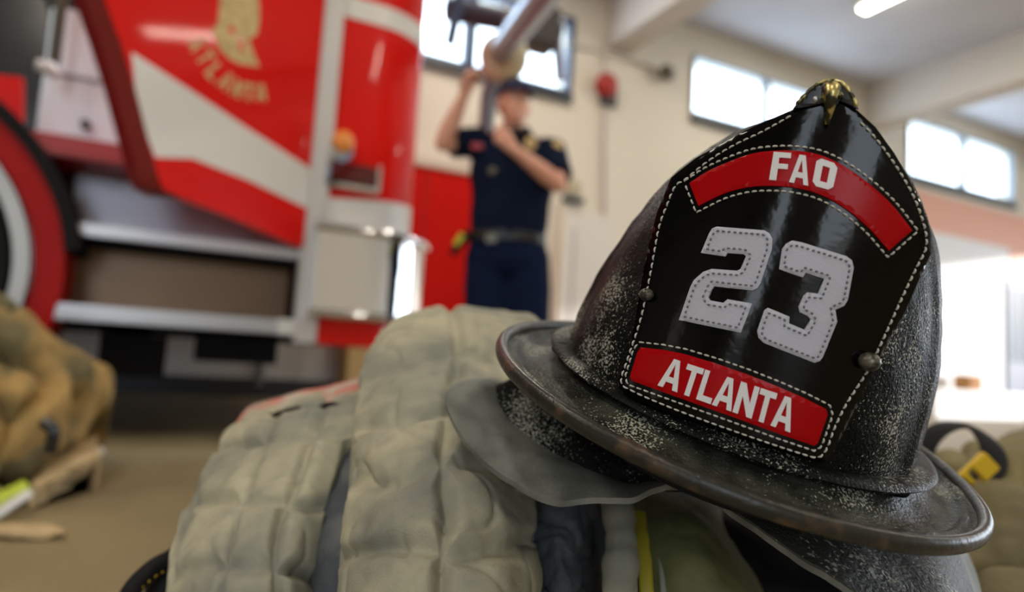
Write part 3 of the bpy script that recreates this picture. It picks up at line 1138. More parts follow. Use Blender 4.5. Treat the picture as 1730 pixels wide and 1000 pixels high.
strip('yellow_trim', [(1080, 866, .438), (1087, 920, .410), (1093, 1010, .388), (1095, 1150, .38)], .0082, .0015, 'ystripe', OC)
strip('grey_trim', [(1104, 870, .437), (1114, 920, .406), (1122, 1010, .385), (1126, 1150, .378)], .0042, .0012, 'gstripe', OC)
strip('grey_trim', [(1128, 880, .433), (1142, 930, .402), (1152, 1010, .383), (1158, 1150, .377)], .0030, .0012, 'gstripe', OC)

# khaki trousers with strap at right
KT = thing('turnout_trousers', 'khaki turnout trousers with black strap and yellow buckle right of the helmets', 'trousers', (1.0, .55, 0))
Ctrl = [
    [(1470, 830, 1.0), (1560, 800, 1.0), (1640, 790, 1.0), (1720, 780, 1.0), (1870, 770, 1.0)],
    [(1490, 800, .86), (1570, 772, .86), (1650, 746, .86), (1735, 728, .86), (1870, 715, .86)],
    [(1500, 820, .74), (1585, 792, .72), (1655, 770, .72), (1735, 760, .70), (1870, 750, .70)],
    [(1510, 860, .66), (1595, 840, .64), (1680, 815, .62), (1750, 810, .60), (1870, 800, .60)],
    [(1530, 920, .58), (1610, 915, .56), (1700, 885, .54), (1775, 890, .52), (1890, 880, .52)],
    [(1540, 990, .52), (1620, 995, .50), (1710, 965, .475), (1790, 980, .46), (1900, 980, .46)],
    [(1540, 1080, .48), (1620, 1090, .46), (1710, 1060, .44), (1800, 1080, .43), (1900, 1080, .43)],
]


def kdisp(u, v, p):
    a = p.x * 30 + p.z * 42 + 2.5 * nz(p, 7, 4)
    return .011 * math.sin(a) * (.5 + .5 * nz(p, 9, 1)) + .012 * fb(p, 12, 6) - .016 * ridge(p, 9, 3) ** 4


patch('trouser_cloth', Ctrl, 130, 150, kdisp, 'khaki', KT)
bm = bmesh.new()
st = spline([(1548, 790, .66), (1562, 750, .67), (1590, 724, .68), (1625, 718, .69), (1655, 732, .68), (1676, 758, .66), (1676, 790, .645), (1652, 822, .635), (1620, 842, .635)], 8)
tube(bm, [P(*s) for s in st], [(.0028, .0115)] * len(st), 14, side=UP * .85 + RT * .2)
finish('strap', bm, 'black', KT)
bm = bmesh.new()
mb = Matrix.Translation(P(1644, 803, .622)) @ Matrix.Scale(.82, 4) @ Matrix((RT * .72 + UP * .69, -RT * .69 + UP * .72, -fwd)).transposed().to_4x4()
box(bm, (-.030, -.011, -.003), (-.022, .011, .004), mb)
box(bm, (-.010, -.011, -.003), (-.004, .011, .005), mb)
box(bm, (.004, -.012, -.003), (.026, .012, .006), mb)
box(bm, (-.030, -.0125, -.003), (.026, -.008, .004), mb)
box(bm, (-.030, .008, -.003), (.026, .0125, .004), mb)
bmesh.ops.bevel(bm, geom=bm.edges[:], offset=.001, segments=2, affect='EDGES')
finish('buckle', bm, 'yel', KT, smooth=False)

# tan bunker gear heap at far left
TG = thing('bunker_gear', 'heap of tan bunker gear on the floor beside the engine wheel', 'coat', (-.4, 1.7, 0))
Ctrl = [
    [(-160, 600, 2.38), (-20, 570, 2.38), (50, 580, 2.40), (95, 640, 2.42), (130, 690, 2.44)],
    [(-160, 500, 2.18), (-20, 492, 2.18), (52, 508, 2.18), (108, 578, 2.24), (160, 645, 2.36)],
    [(-160, 560, 1.95), (-20, 560, 1.9), (50, 575, 1.92), (112, 620, 2.05), (165, 668, 2.3)],
    [(-160, 680, 1.8), (-20, 680, 1.75), (55, 690, 1.80), (118, 700, 2.0), (162, 705, 2.3)],
    [(-160, 790, 1.7), (-20, 780, 1.68), (55, 775, 1.78), (115, 765, 2.0), (156, 745, 2.32)],
    [(-160, 920, None), (-20, 872, None), (55, 838, None), (125, 805, None), (172, 775, None)],
]


def tdisp(u, v, p):
    a = p.x * 9 + p.z * 16 + 3 * nz(p, 2.2, 4)
    return .024 * math.sin(a) + .06 * fb(p, 4.5, 6) * math.sin(math.pi * min(1, v * 1.1)) - .085 * ridge(p, 3.6, 3) ** 4


patch('gear_cloth', Ctrl, 110, 120, tdisp, 'tan', TG)
strip('lime_band', [(-60, 880, 1.60), (0, 842, 1.64), (46, 818, 1.68)], .045, .008, 'lime', TG)
strip('silver_band', [(-60, 905, 1.56), (0, 865, 1.60), (50, 832, 1.66)], .03, .008, 'silverband', TG)
Ctrl = [[(60, 800, 1.90), (110, 770, 2.02), (165, 735, 2.22)], [(52, 818, 1.72), (105, 788, 1.84), (160, 752, 2.06)], [(50, 832, 1.70), (108, 806, 1.81), (168, 768, 2.03)], [(50, 850, None), (112, 822, None), (168, 784, None)]]
patch('pale_cuff', Ctrl, 40, 30, lambda u, v, p: .02 * fb(p, 9, 6), 'tan2', TG)
strip('clasp', [(74, 712, 1.74), (90, 728, 1.73), (84, 765, 1.73)], .034, .012, 'blackgl', TG)
strip('silver_tab', [(160, 770, 2.10), (172, 758, 2.12)], .03, .012, 'silverband', TG)

c = PZ(45, 907, .0)
bm = bmesh.new()
ball(bm, c + Vector((0, 0, .012)), (.085, .035, .014), Matrix.Rotation(-.45, 3, 'Z'), 28)
for v in bm.verts:
    v.co.z = max(.001, v.co.z + .012 * nz(v.co, 30, 3))
    v.co += Vector((1, .4, 0)) * .012 * nz(v.co, 24, 8)
tag(finish('crumpled_rag', bm, 'tan2'), 'small crumpled tan scrap lying on the concrete floor', 'rag')

# ------------------------------------------------------------ helmets
def cam2w(v):
    return RT * v[0] + UP * v[1] - fwd * v[2] * -1 if False else RT * v[0] + UP * v[1] - fwd * v[2]


HP = dict(px=1224.2, py=682.4, Z=.4007, roll=.3365, tau=.2091, yaw=.0837, a=.0998, b=.1225, c=.187, ba=.1340, bf=.1470, so=-.0187)
Oc = Vector(((HP['px'] - CX) / FPX * HP['Z'], -(HP['py'] - CY) / FPX * HP['Z'], -HP['Z']))
Gc = (-Oc).normalized()
Uq = (Vector((0, 1, 0)) - Gc * Gc.y).normalized()
Rq = Uq.cross(Gc)
U1 = Uq * math.cos(HP['roll']) + Rq * math.sin(HP['roll'])
R1_ = U1.cross(Gc)
Uh = U1 * math.cos(HP['tau']) + Gc * math.sin(HP['tau'])
Fh = R1_.cross(Uh)
Rh = R1_ * math.cos(HP['yaw']) + Fh * math.sin(HP['yaw'])
Fh = Rh.cross(Uh) * -1 if Rh.cross(Uh).dot(Fh) < 0 else Rh.cross(Uh)
HO = CAMLOC + cam2w(Oc)
HU, HF, HR = cam2w(Uh), cam2w(Fh), cam2w(Rh)


def H(r, f, u):
    return HO + HR * r + HF * f + HU * u


HM = thing('fire_helmet', 'glossy black leather fire helmet with the 23 shield, topmost on the pile', 'helmet', tuple(HO))
SEAM = [math.radians(22.5 + 45 * k) for k in range(8)]
so = HP['so']


def shell_pt(t, s, grow=0):
    """t around (0 = right, 90 = front), s 0..1 base to top"""
    e = s * math.pi / 2
    c, h = math.cos(e), math.sin(e)
    d = min(abs((t - q + math.pi) % (2 * math.pi) - math.pi) for q in SEAM)
    k = 1 + .022 * math.exp(-(d / .035) ** 2) * min(1, c * 3) - .010 * math.cos(8 * (t - SEAM[0])) * .0
    pan = 1 + .010 * abs(math.sin(4 * (t - SEAM[0])))
    k *= pan
    return H((HP['a'] * k + grow) * c * math.cos(t), so + (HP['b'] * k + grow) * c * math.sin(t), HTOP * h)


HTOP = .172
bm = bmesh.new()
nt_, ns_ = 192, 60
rows = []
for j in range(ns_):
    row = []
    for i in range(nt_):
        t = 2 * math.pi * i / nt_
        p = shell_pt(t, j / ns_)
        nrm = (p - H(0, so, 0)).normalized()
        row.append(bm.verts.new(p + nrm * (.0012 * fb(p, 35, 4))))
    rows.append(row)
for a, b in zip(rows, rows[1:]):
    for i in range(nt_):
        bm.faces.new((a[i], a[(i + 1) % nt_], b[(i + 1) % nt_], b[i]))
top = bm.verts.new(H(0, so, HTOP))
for i in range(nt_):
    bm.faces.new((rows[-1][i], rows[-1][(i + 1) % nt_], top))
SHELL = finish('shell', bm, 'shell', HM)


def outline(t, grow=0.0):
    c, s = math.cos(t), math.sin(t)
    if s > 0:
        return (HP['ba'] + grow) * c, (HP['bf'] + grow) * s
    w = 1 - .18 * (-s) ** 2
    return (HP['ba'] + grow) * c * w, (.215 + grow) * s


def brim_pt(t, s, lift=0.0):
    ox, oy = outline(t)
    ix, iy = (HP['a'] - .004) * math.cos(t), so + (HP['b'] - .004) * math.sin(t)
    h = .008 * (1 - s) ** 2 - .007 * math.sin(math.pi * s) + .004 * math.exp(-((s - .80) / .05) ** 2) * .6 + lift
    return H(ix + (ox - ix) * s, iy + (oy - iy) * s, h)


bm = bmesh.new()
nt_, ns_ = 200, 26
tr, bt = [], []
for j in range(ns_ + 1):
    r1, r2 = [], []
    for i in range(nt_):
        t = 2 * math.pi * i / nt_
        p = brim_pt(t, j / ns_)
        w_ = HU * (.0012 * fb(p, 45, 2))
        r1.append(bm.verts.new(p + w_))
        r2.append(bm.verts.new(p + w_ - HU * .005))
    tr.append(r1)
    bt.append(r2)
for q, fl in ((tr, 1), (bt, -1)):
    for a, b in zip(q, q[1:]):
        for i in range(nt_):
            f = (a[i], a[(i + 1) % nt_], b[(i + 1) % nt_], b[i])
            bm.faces.new(f[::fl])
for i in range(nt_):
    k = (i + 1) % nt_
    bm.faces.new((tr[-1][i], tr[-1][k], bt[-1][k], bt[-1][i]))
    bm.faces.new((tr[0][i], tr[0][k], bt[0][k], bt[0][i]))
BR = finish('brim', bm, 'brimtop', HM)


def ringtube(name, fn, rad, material, parent, n=220, seg=12):
    bm = bmesh.new()
    pts = [fn(2 * math.pi * i / n) for i in range(n)]
    rings = []
    for i in range(n):
        d = (pts[(i + 1) % n] - pts[i - 1]).normalized()
        x = d.cross(HU).normalized()
        y = x.cross(d)
        r = rad(2 * math.pi * i / n) if callable(rad) else rad
        rings.append([bm.verts.new(pts[i] + x * r[0] * math.cos(2 * math.pi * k / seg) + y * r[1] * math.sin(2 * math.pi * k / seg)) for k in range(seg)])
    for i in range(n):
        a, b = rings[i], rings[(i + 1) % n]
        for k in range(seg):
            bm.faces.new((a[k], a[(k + 1) % seg], b[(k + 1) % seg], b[k]))
    return finish(name, bm, material, parent)


ringtube('brim_edge', lambda t: brim_pt(t, .99, -.0015), (.0034, .0042), 'brimedge', BR)
# low welt round the foot of the shell
ringtube('base_welt', lambda t: H((HP['a'] + .0055) * math.cos(t), so + (HP['b'] + .002) * math.sin(t), .0055), (.0075, .0026), 'shell', HM)
# side bosses where the liner is bolted through
for t in (2.62, .55):
    bm = bmesh.new()
    ball(bm, brim_pt(t, .22, .004), (.006, .006, .004), Matrix((HR, HF, HU)).transposed(), 12)
    finish('brim_bolt', bm, 'black', HM)
# inner sweatband/suspension so that the shell is not empty
ringtube('inner_band', lambda t: H((HP['a'] - .008) * math.cos(t), so + (HP['b'] - .008) * math.sin(t), -.012), (.002, .014), 'black', HM, 80)

# front shield: bent leather plate
LAM = .10
SD = (HU * math.cos(LAM) - HF * math.sin(LAM)).normalized()
SN_ = (HF * math.cos(LAM) + HU * math.sin(LAM)).normalized()
SB = H(0, .110, .006)
RCY = .115
SC0 = SB - SN_ * RCY


def shield(px, py, h=0.0):
    d = ray(px, py)
    w = CAMLOC - SC0
    dp = d - SD * d.dot(SD)
    wp = w - SD * w.dot(SD)
    A, B, C = dp.dot(dp), 2 * dp.dot(wp), wp.dot(wp) - RCY ** 2
    disc = B * B - 4 * A * C
    s = (-B - math.sqrt(max(disc, 0))) / (2 * A)
    p = CAMLOC + d * s
    n = (p - SC0)
    n = (n - SD * n.dot(SD)).normalized()
    return p + n * h


outl = [(1340, 184), (1365, 160), (1390, 146), (1412, 146), (1434, 160), (1447, 184), (1480, 214), (1512, 258), (1540, 308), (1561, 350), (1574, 392), (1575, 428),
        (1556, 470), (1530, 528), (1502, 580), (1474, 630), (1444, 696), (1416, 752), (1398, 780), (1384, 783), (1340, 770), (1250, 741), (1150, 706),
        (1064, 671), (1045, 656), (1043, 642), (1060, 596), (1071, 548), (1080, 490), (1092, 425), (1108, 360), (1132, 300), (1175, 266), (1220, 241), (1262, 218), (1300, 201)]
SHD = oslab('front_shield', [outl], shield, -.003, 0, 'shield', HM, 9, .0006, smooth=True)


def stitches(bm, pts, closed=False, L=8.5, gap=4.5, r=.00046, h=.0005, fn=shield):
    pts = [Vector(p) for p in pts]
    if closed:
        pts = pts + [pts[0]]
    acc = [0]
    for a, b in zip(pts, pts[1:]):
        acc.append(acc[-1] + (b - a).length)
    tot = acc[-1]

    def at(s):
        s = min(max(s, 0), tot)
        for i in range(len(pts) - 1):
            if s <= acc[i + 1]:
                return pts[i].lerp(pts[i + 1], (s - acc[i]) / max(acc[i + 1] - acc[i], 1e-9))
        return pts[-1]
    s = 0
    while s + L < tot:
        a, m, b = at(s), at(s + L / 2), at(s + L)
        tube(bm, [fn(a[0], a[1], h * .1), fn(*a.lerp(m, .5), h), fn(*m, h * 1.3), fn(*m.lerp(b, .5), h), fn(b[0], b[1], h * .1)], [r * .5, r, r, r, r * .5], 6)
        s += L + gap


def inset(poly, d):
    n = len(poly)
    ar = sum(poly[i][0] * poly[(i + 1) % n][1] - poly[(i + 1) % n][0] * poly[i][1] for i in range(n))
    s = 1 if ar > 0 else -1
    out = []
    for i in range(n):
        p0, p1, p2 = Vector(poly[i - 1]), Vector(poly[i]), Vector(poly[(i + 1) % n])
        a, b = (p1 - p0).normalized(), (p2 - p1).normalized()
        na, nb = Vector((-a.y, a.x)) * s, Vector((-b.y, b.x)) * s
        m = na + nb
        if m.length < 1e-3:
            m = na
        m.normalize()
        k = d / max(.45, m.dot(na))
        out.append(tuple(p1 + m * k))
    return out


bm = bmesh.new()
lft = spline([(1336, 196), (1290, 222), (1240, 246), (1195, 274), (1158, 304), (1142, 314), (1128, 346), (1114, 385), (1102, 450), (1088, 520), (1077, 560), (1060, 610), (1050, 646), (1068, 660), (1110, 679), (1168, 702), (1260, 735), (1350, 765), (1381, 772), (1396, 757), (1409, 722), (1430, 680), (1464, 627), (1492, 570), (1524, 500), (1548, 450), (1562, 422), (1563, 394), (1548, 345), (1526, 302), (1500, 262), (1472, 226), (1446, 200)], 4)
stitches(bm, lft, L=9.5, gap=4)
finish('edge_stitching', bm, 'thread', SHD)
# red patches
band_top = [(1166, 310), (1203, 287), (1264, 262.5), (1304, 256), (1344, 255.5), (1385, 262.5), (1425, 281), (1466, 310), (1506, 347), (1539, 389)]
band_bot = [(1500, 423.5), (1466, 385), (1425, 351), (1385, 329), (1344, 318), (1304, 314.5), (1264, 317), (1223, 328), (1181, 348.5)]
band = spline(band_top, 4) + spline(band_bot, 4)
PB = oslab('upper_patch', [band], shield, .0001, .0012, 'patch', SHD, 8, .0003)
bm = bmesh.new()
stitches(bm, inset(spline(band_top, 4), 0) and inset(band, -8), closed=True, L=8.5, gap=4)
finish('patch_stitching', bm, 'thread', PB)
rect = [(1084, 587), (1120, 591), (1157, 598), (1210, 614), (1262, 632), (1315, 653), (1358, 672), (1394, 690), (1397, 700), (1380, 748), (1374, 752), (1315, 732), (1230, 701), (1140, 669), (1068, 643), (1066, 636), (1078, 596)]
PR = oslab('lower_patch', [rect], shield, .0001, .0012, 'patch', SHD, 8, .0003)
bm = bmesh.new()
stitches(bm, inset(rect, -8.5), closed=True, L=8.5, gap=4)
finish('patch_stitching', bm, 'thread', PR)
bm = bmesh.new()
for ls in word('ATLANTA', [(1130, 603), (1346, 675), (1333, 729), (1113, 651)], {'A': 1.08, 'T': .92, 'L': .8, 'N': 1.05}, .06):
    slab(bm, ls, shield, .001, .0017, 8)
finish('town_lettering', bm, 'letter', PR, smooth=False)
bm = bmesh.new()
for ls in [word('F', [(1308, 258), (1337, 260), (1333, 308), (1300, 305)])[0], word('A', [(1340, 261), (1372, 266), (1365, 315), (1333, 309)])[0], word('O', [(1380, 267), (1415, 279), (1405, 323), (1371, 314)])[0]]:
    slab(bm, ls, shield, .001, .0017, 8)
finish('top_lettering', bm, 'letter', PB, smooth=False)
two = [(1200, 395), (1205, 387), (1213, 384), (1292, 390), (1300, 395), (1305, 404), (1304, 422), (1285, 479), (1280, 487), (1272, 491), (1224, 486), (1208, 484), (1204, 489), (1198, 503), (1201, 508), (1223, 512), (1230, 506), (1271, 513),
       (1252, 562), (1149, 541), (1168, 486), (1174, 474), (1190, 460), (1204, 455), (1246, 458), (1252, 455), (1261, 434), (1257, 430), (1230, 428), (1226, 434), (1186, 428)]
three = [(1321, 421), (1328, 412), (1338, 407), (1354, 410), (1428, 433), (1437, 440), (1440, 452), (1430, 506), (1424, 516), (1409, 523), (1412, 543), (1388, 602), (1383, 609), (1374, 612), (1290, 579), (1281, 570), (1279, 559), (1291, 524), (1297, 520), (1333, 535), (1332, 546), (1358, 557), (1368, 540), (1364, 534),
         (1350, 527), (1348, 519), (1356, 500), (1363, 494), (1381, 496), (1391, 471), (1360, 461), (1355, 469), (1316, 455)]
for nm, pl in (('digit_two', two), ('digit_three', three)):
    dg = oslab(nm, [pl], shield, .0001, .0020, 'digit', SHD, 7, .0004)
    bm = bmesh.new()
    stitches(bm, inset(pl, 7.5), closed=True, L=4.0, gap=5.5, r=.00045, fn=lambda x, y, h=0: shield(x, y, .0019 + h))
    finish('digit_stitching', bm, 'threadd', dg)
bm = bmesh.new()
ball(bm, shield(1462, 609, .003), (.0045, .0045, .004), None, 16)
finish('rivet', bm, 'pewter', SHD)
bm = bmesh.new()
ball(bm, shield(1096, 499, .002), (.0035, .0035, .003), None, 16)
finish('rivet', bm, 'pewter', SHD)

# brass eagle that holds the apex of the shield
EG = otube('eagle_neck', [H(0, -.02, HTOP + .004), H(0, .03, HTOP + .006), H(0, .062, HTOP * .96), shield(1406, 156, -.002), shield(1404, 153, .003)], [.005, .006, .0050, .0034, .003], 'brass', HM, seg=14)
bm = bmesh.new()
hp = [shield(1404, 148, .001), shield(1403, 158, .006), shield(1402, 172, .007), shield(1400, 190, .005), shield(1396, 212, .002)]
tube(bm, hp, [(.0036, .0025), (.0038, .0034), (.0026, .0026), (.0020, .0018), (.0009, .0009)], 12, side=HR)
ball(bm, shield(1392, 168, .005), .0016, None, 8)
ball(bm, shield(1416, 168, .005), .0016, None, 8)
finish('eagle_head', bm, 'brass', EG)
# leather hood round the apex with worn brass edge
hood = [(1340, 186), (1352, 170), (1372, 150), (1390, 140), (1412, 139), (1428, 147), (1440, 165), (1449, 186), (1432, 178), (1418, 172), (1404, 186), (1390, 176), (1366, 182)]
HD = oslab('apex_clip', [hood], shield, .0005, .0022, 'blackgl', SHD, 7, .0004)
bm = bmesh.new()
cl = [(1346, 180), (1356, 168), (1373, 151), (1390, 141), (1412, 140), (1427, 148), (1439, 166), (1446, 182)]
pts = [shield(x, y, .0018) for x, y in spline(cl, 5)]
tube(bm, pts, [.0006 + .0005 * abs(math.sin(i * .9)) for i in range(len(pts))], 8)
finish('clip_edge', bm, 'brass', HD)
bm = bmesh.new()
for (x, y) in [(1378, 171)]:
    ball(bm, shield(x, y, .0022), .0014, None, 10)
finish('clip_rivet', bm, 'alu', HD)

# second helmet beneath
LH = thing('fire_helmet', 'worn grey-black leather helmet beneath the glossy 23 helmet, mostly its brim showing', 'helmet', tuple(P(1180, 800, .44)))
edge = [(752, 668, .405), (756, 690, .397), (775, 728, .385), (805, 765, .375), (850, 803, .360), (900, 830, .348), (945, 846, .340), (1000, 842, .338), (1060, 838, .338), (1108, 824, .340), (1170, 812, .345), (1235, 862, .324),
        (1285, 898, .310), (1335, 932, .300), (1395, 970, .290), (1455, 1010, .282), (1540, 1070, .275), (1640, 1110, .275), (1665, 1110, .30), (1662, 1050, .34), (1655, 985, .41),
        (1625, 915, .48), (1570, 855, .54), (1480, 790, .60), (1300, 740, .61), (1100, 700, .59), (950, 670, .54), (860, 648, .48), (800, 640, .435), (765, 648, .415)]
inner = [(838, 655, .425), (842, 680, .418), (858, 705, .410), (885, 732, .402), (920, 756, .394), (955, 775, .386), (990, 792, .380), (1025, 805, .375), (1062, 815, .372), (1100, 820, .370), (1165, 822, .368), (1225, 826, .366),
         (1280, 836, .362), (1330, 850, .358), (1390, 868, .354), (1440, 884, .352), (1500, 900, .355), (1550, 905, .365), (1590, 900, .385), (1600, 880, .41), (1590, 855, .44),
         (1550, 830, .47), (1480, 805, .50), (1380, 780, .52), (1260, 755, .525), (1120, 720, .52), (1000, 695, .50), (920, 672, .47), (870, 655, .45), (848, 648, .435)]
ne = len(edge)
E_ = spline([tuple(P(*e)) for e in edge], 6, True)
I_ = spline([tuple(P(*e)) for e in inner], 6, True)
top_c = P(1250, 760, .45) + UP * .04
n6 = len(E_)


def ring_mesh(name, fn, ks, thick, material, parent, capc=None):
    bm = bmesh.new()
    rs = [[bm.verts.new(fn(i, k)) for i in range(n6)] for k in ks]
    rb = [[bm.verts.new(fn(i, k) - UP * thick) for i in range(n6)] for k in ks]
    for q in (rs, rb):
        for a, b in zip(q, q[1:]):
            for i in range(n6):
                bm.faces.new((a[i], a[(i + 1) % n6], b[(i + 1) % n6], b[i]))
    for i in range(n6):
        k = (i + 1) % n6
        bm.faces.new((rs[0][i], rs[0][k], rb[0][k], rb[0][i]))
        if capc is None:
            bm.faces.new((rs[-1][i], rs[-1][k], rb[-1][k], rb[-1][i]))
    if capc is not None:
        c = bm.verts.new(capc)
        c2 = bm.verts.new(capc - UP * thick)
        for i in range(n6):
            k = (i + 1) % n6
            bm.faces.new((rs[-1][i], rs[-1][k], c))
            bm.faces.new((rb[-1][i], rb[-1][k], c2))
    return finish(name, bm, material, parent)


def fbrim(i, k):
    a, b = Vector(E_[i]), Vector(I_[i])
    p = a.lerp(b, k)
    return p + UP * (.003 * math.sin(math.pi * k) + .0012 * fb(p, 40, 1))


def fdome(i, k):
    b = Vector(I_[i])
    p = b.lerp(top_c, k)
    return p + UP * (.030 * math.sin(math.pi * min(1, k * 1.0)) * (1 - k)) + UP * .0008 * fb(p, 60, 1)


ring_mesh('brim', fbrim, [i / 12 for i in range(13)], .003, 'under', LH)
# the speckled far end of that brim
ring_mesh('shell', fdome, [i / 10 for i in range(9)], .003, 'shell', LH, top_c)
bm = bmesh.new()
K0, K1 = 10 * 6, 19 * 6
ks = [i / 10 for i in range(11)]
g1 = [[bm.verts.new(fbrim(i, k * .98 + .0) + UP * .0012) for k in ks] for i in range(K0, K1)]
g2 = [[bm.verts.new(fbrim(i, k * .98) + UP * .0002) for k in ks] for i in range(K0, K1)]
for q in (g1, g2):
    for a, b in zip(q, q[1:]):
        for k in range(10):
            bm.faces.new((a[k], a[k + 1], b[k + 1], b[k]))
for a, b, c_, d_ in zip(g1, g1[1:], g2, g2[1:]):
    bm.faces.new((a[0], b[0], d_[0], c_[0]))
    bm.faces.new((a[-1], b[-1], d_[-1], c_[-1]))
finish('rear_brim_leather', bm, 'underfl', LH)

# ------------------------------------------------------------ firefighter
ZM = 3.32
cr = Vector((RT.x, RT.y, 0)).normalized()
cf = Vector((-hd.x, -hd.y, 0)).normalized()          # towards the camera


def Q(px, py, tw=0.0):
    return P(px, py, ZM - tw)


foot = PZ(850, 766, 0)
MAN = thing('person', 'firefighter in navy shirt, trousers and cap, one arm raised, standing beyond the engine', 'person', (foot.x, foot.y, 0))


def organic(name, build, material, parent, vox=.008, sm=6):
    bm = bmesh.new()
    build(bm)
    o = finish(name, bm, material, parent)
    r = o.modifiers.new('remesh', 'REMESH')
    r.mode = 'VOXEL'
    r.voxel_size = vox
    r.use_smooth_shade = True
    s = o.modifiers.new('smooth', 'SMOOTH')
    s.iterations = sm
    s.factor = .5
    return o


hipL, hipR = Q(826, 425), Q(890, 425)
hz = Q(858, 425).z
kneeL = Vector((Q(822, 560, .04).x, Q(822, 560, .04).y, .50))
kneeR = Vector((Q(893, 560, .04).x, Q(893, 560, .04).y, .50))
ankL = Q(818, 735)
ankL.z = .09
ankR = Q(885, 735)
ankR.z = .09
shL, shR = Q(806, 240), Q(932, 256)
elL, wrL = Q(748, 243, .10), Q(783, 163, .14)
elR, wrR = Q(944, 312, .16), Q(868, 252, .27)
hdc = Q(868, 178, .03)
turn = (cf * math.cos(.35) + cr * math.sin(.35)).normalized()
tside = turn.cross(Vector((0, 0, 1))) * -1
MH = Matrix((tside, turn, Vector((0, 0, 1)))).transposed()


def arm(bm, a, b, c, side, s=1.0):
    m1 = a.lerp(b, .5)
    tube(bm, [a, m1, b], [.052 * s, .046 * s, .038 * s], 16)
    ball(bm, b, .038 * s, None, 12)
    tube(bm, [b, b.lerp(c, .3), b.lerp(c, .7), c], [.039 * s, .044 * s, .034 * s, .026 * s], 16)


def finger(bm, pts, r):
    tube(bm, pts, [r, r * .98, r * .92, r * .8][:len(pts)], 8)
    ball(bm, pts[-1], r * .85, None, 8)
    ball(bm, pts[0], r, None, 8)


def hand(bm, w, d, across, pal, curl=1.0, thumb=1):
    """w wrist, d direction of the hand, across = towards the little finger, pal = palm side"""
    k = w + d * .09
    tube(bm, [w - d * .01, w + d * .03, w + d * .075, w + d * .095], [(.027, .022), (.036, .018), (.042, .016), (.040, .013)], 14, side=across)
    for q, (off, L) in enumerate([(-.031, .075), (-.010, .083), (.011, .078), (.031, .062)]):
        b0 = k + across * off
        a1 = b0 + d * L * .42 * (1 - .3 * curl) + pal * L * .22 * curl
        a2 = a1 + (d * (1 - 1.1 * curl) + pal * .9 * curl).normalized() * L * .36
        a3 = a2 + (d * (.6 - 1.5 * curl) + pal * .5 * curl).normalized() * L * .26
        finger(bm, [b0, a1, a2, a3], .0095 - .001 * (q == 3))
    t0 = w + d * .03 - across * .030
    t1 = t0 + d * .030 - across * .018 + pal * .016
    t2 = t1 + d * .028 + pal * .018 + across * .008
    t3 = t2 + d * .016 + pal * .006 + across * .018
    finger(bm, [t0, t1, t2, t3], .0115)


def body(bm):
    # torso
    tube(bm, [Q(858, 430), Q(860, 400), Q(862, 350), Q(866, 290), Q(868, 256), Q(870, 240)],
         [(.165, .11), (.155, .10), (.165, .11), (.19, .12), (.19, .10), (.10, .07)], 24, side=cr)
    tube(bm, [shL, Q(868, 246), shR], [.055, .07, .055], 16)
    tube(bm, [Q(871, 248), hdc + Vector((0, 0, -.07))], [.058, .054], 16)
    # head: skull, face, jaw, nose, ears
    ball(bm, hdc + Vector((0, 0, .025)) - turn * .012, (.076, .095, .098), MH, 20)
    ball(bm, hdc + Vector((0, 0, -.028)) + turn * .020, (.062, .070, .080), MH, 18)
    ball(bm, hdc + Vector((0, 0, -.085)) + turn * .056, (.032, .028, .024), MH, 12)
    tube(bm, [hdc + turn * .085 + Vector((0, 0, .022)), hdc + turn * .108 + Vector((0, 0, -.020)), hdc + turn * .094 + Vector((0, 0, -.030))], [.008, .014, .010], 10)
    for s in (-1, 1):
        ball(bm, hdc + tside * .078 * s - turn * .005 + Vector((0, 0, -.005)), (.010, .020, .032), MH, 10)
        ball(bm, hdc + tside * .030 * s + turn * .080 + Vector((0, 0, .028)), (.022, .012, .008), MH, 8)
    ball(bm, hdc + turn * .086 + Vector((0, 0, -.056)), (.024, .010, .006), MH, 8)
    ball(bm, hdc + turn * .085 + Vector((0, 0, -.068)), (.020, .009, .006), MH, 8)
    # arms
    arm(bm, shL, elL, wrL, -1)
    arm(bm, shR, elR, wrR, 1)
    dl = (wrL - elL).normalized()
    hand(bm, wrL, (dl * .7 + Vector((0, 0, 1)) * .6 + cr * .1).normalized(), (cr * .5 - cf * .5).normalized(), (cr * .8 + cf * .5).normalized() * 1, 1.0)
    dr_ = (wrR - elR).normalized()
    hand(bm, wrR, (dr_ * .9 + Vector((0, 0, .2))).normalized(), Vector((0, 0, -1)) * .9 - cr * .3, (-cf * .9 + Vector((0, 0, -.2))), .9)
    # legs
    for hp_, kn, an in ((hipL, kneeL, ankL), (hipR, kneeR, ankR)):
        tube(bm, [hp_, hp_.lerp(kn, .4), kn, kn.lerp(an, .35), an, Vector((an.x, an.y, .03))], [.088, .080, .056, .060, .038, .040], 18)


BODY = organic('body', body, 'skin', MAN, .0065, 5)


def shirt(bm):
    tube(bm, [Q(857, 412), Q(858, 400), Q(860, 375), Q(863, 340), Q(866, 295), Q(868, 262), Q(869, 244), Q(870, 232)],
         [(.172, .118), (.182, .128), (.192, .138), (.192, .140), (.212, .142), (.200, .122), (.135, .09), (.075, .070)], 28, side=cr)
    tube(bm, [Q(815, 243), Q(868, 250), Q(920, 256)], [.060, .085, .060], 18)
    tube(bm, [shL + cr * .04, shL, shL.lerp(elL, .45), shL.lerp(elL, .72)], [.070, .074, .072, .074], 20)
    tube(bm, [shR - cr * .04, shR, shR.lerp(elR, .45), shR.lerp(elR, .78)], [.070, .076, .074, .076], 20)


ST = organic('shirt', shirt, 'navy', MAN, .009, 5)


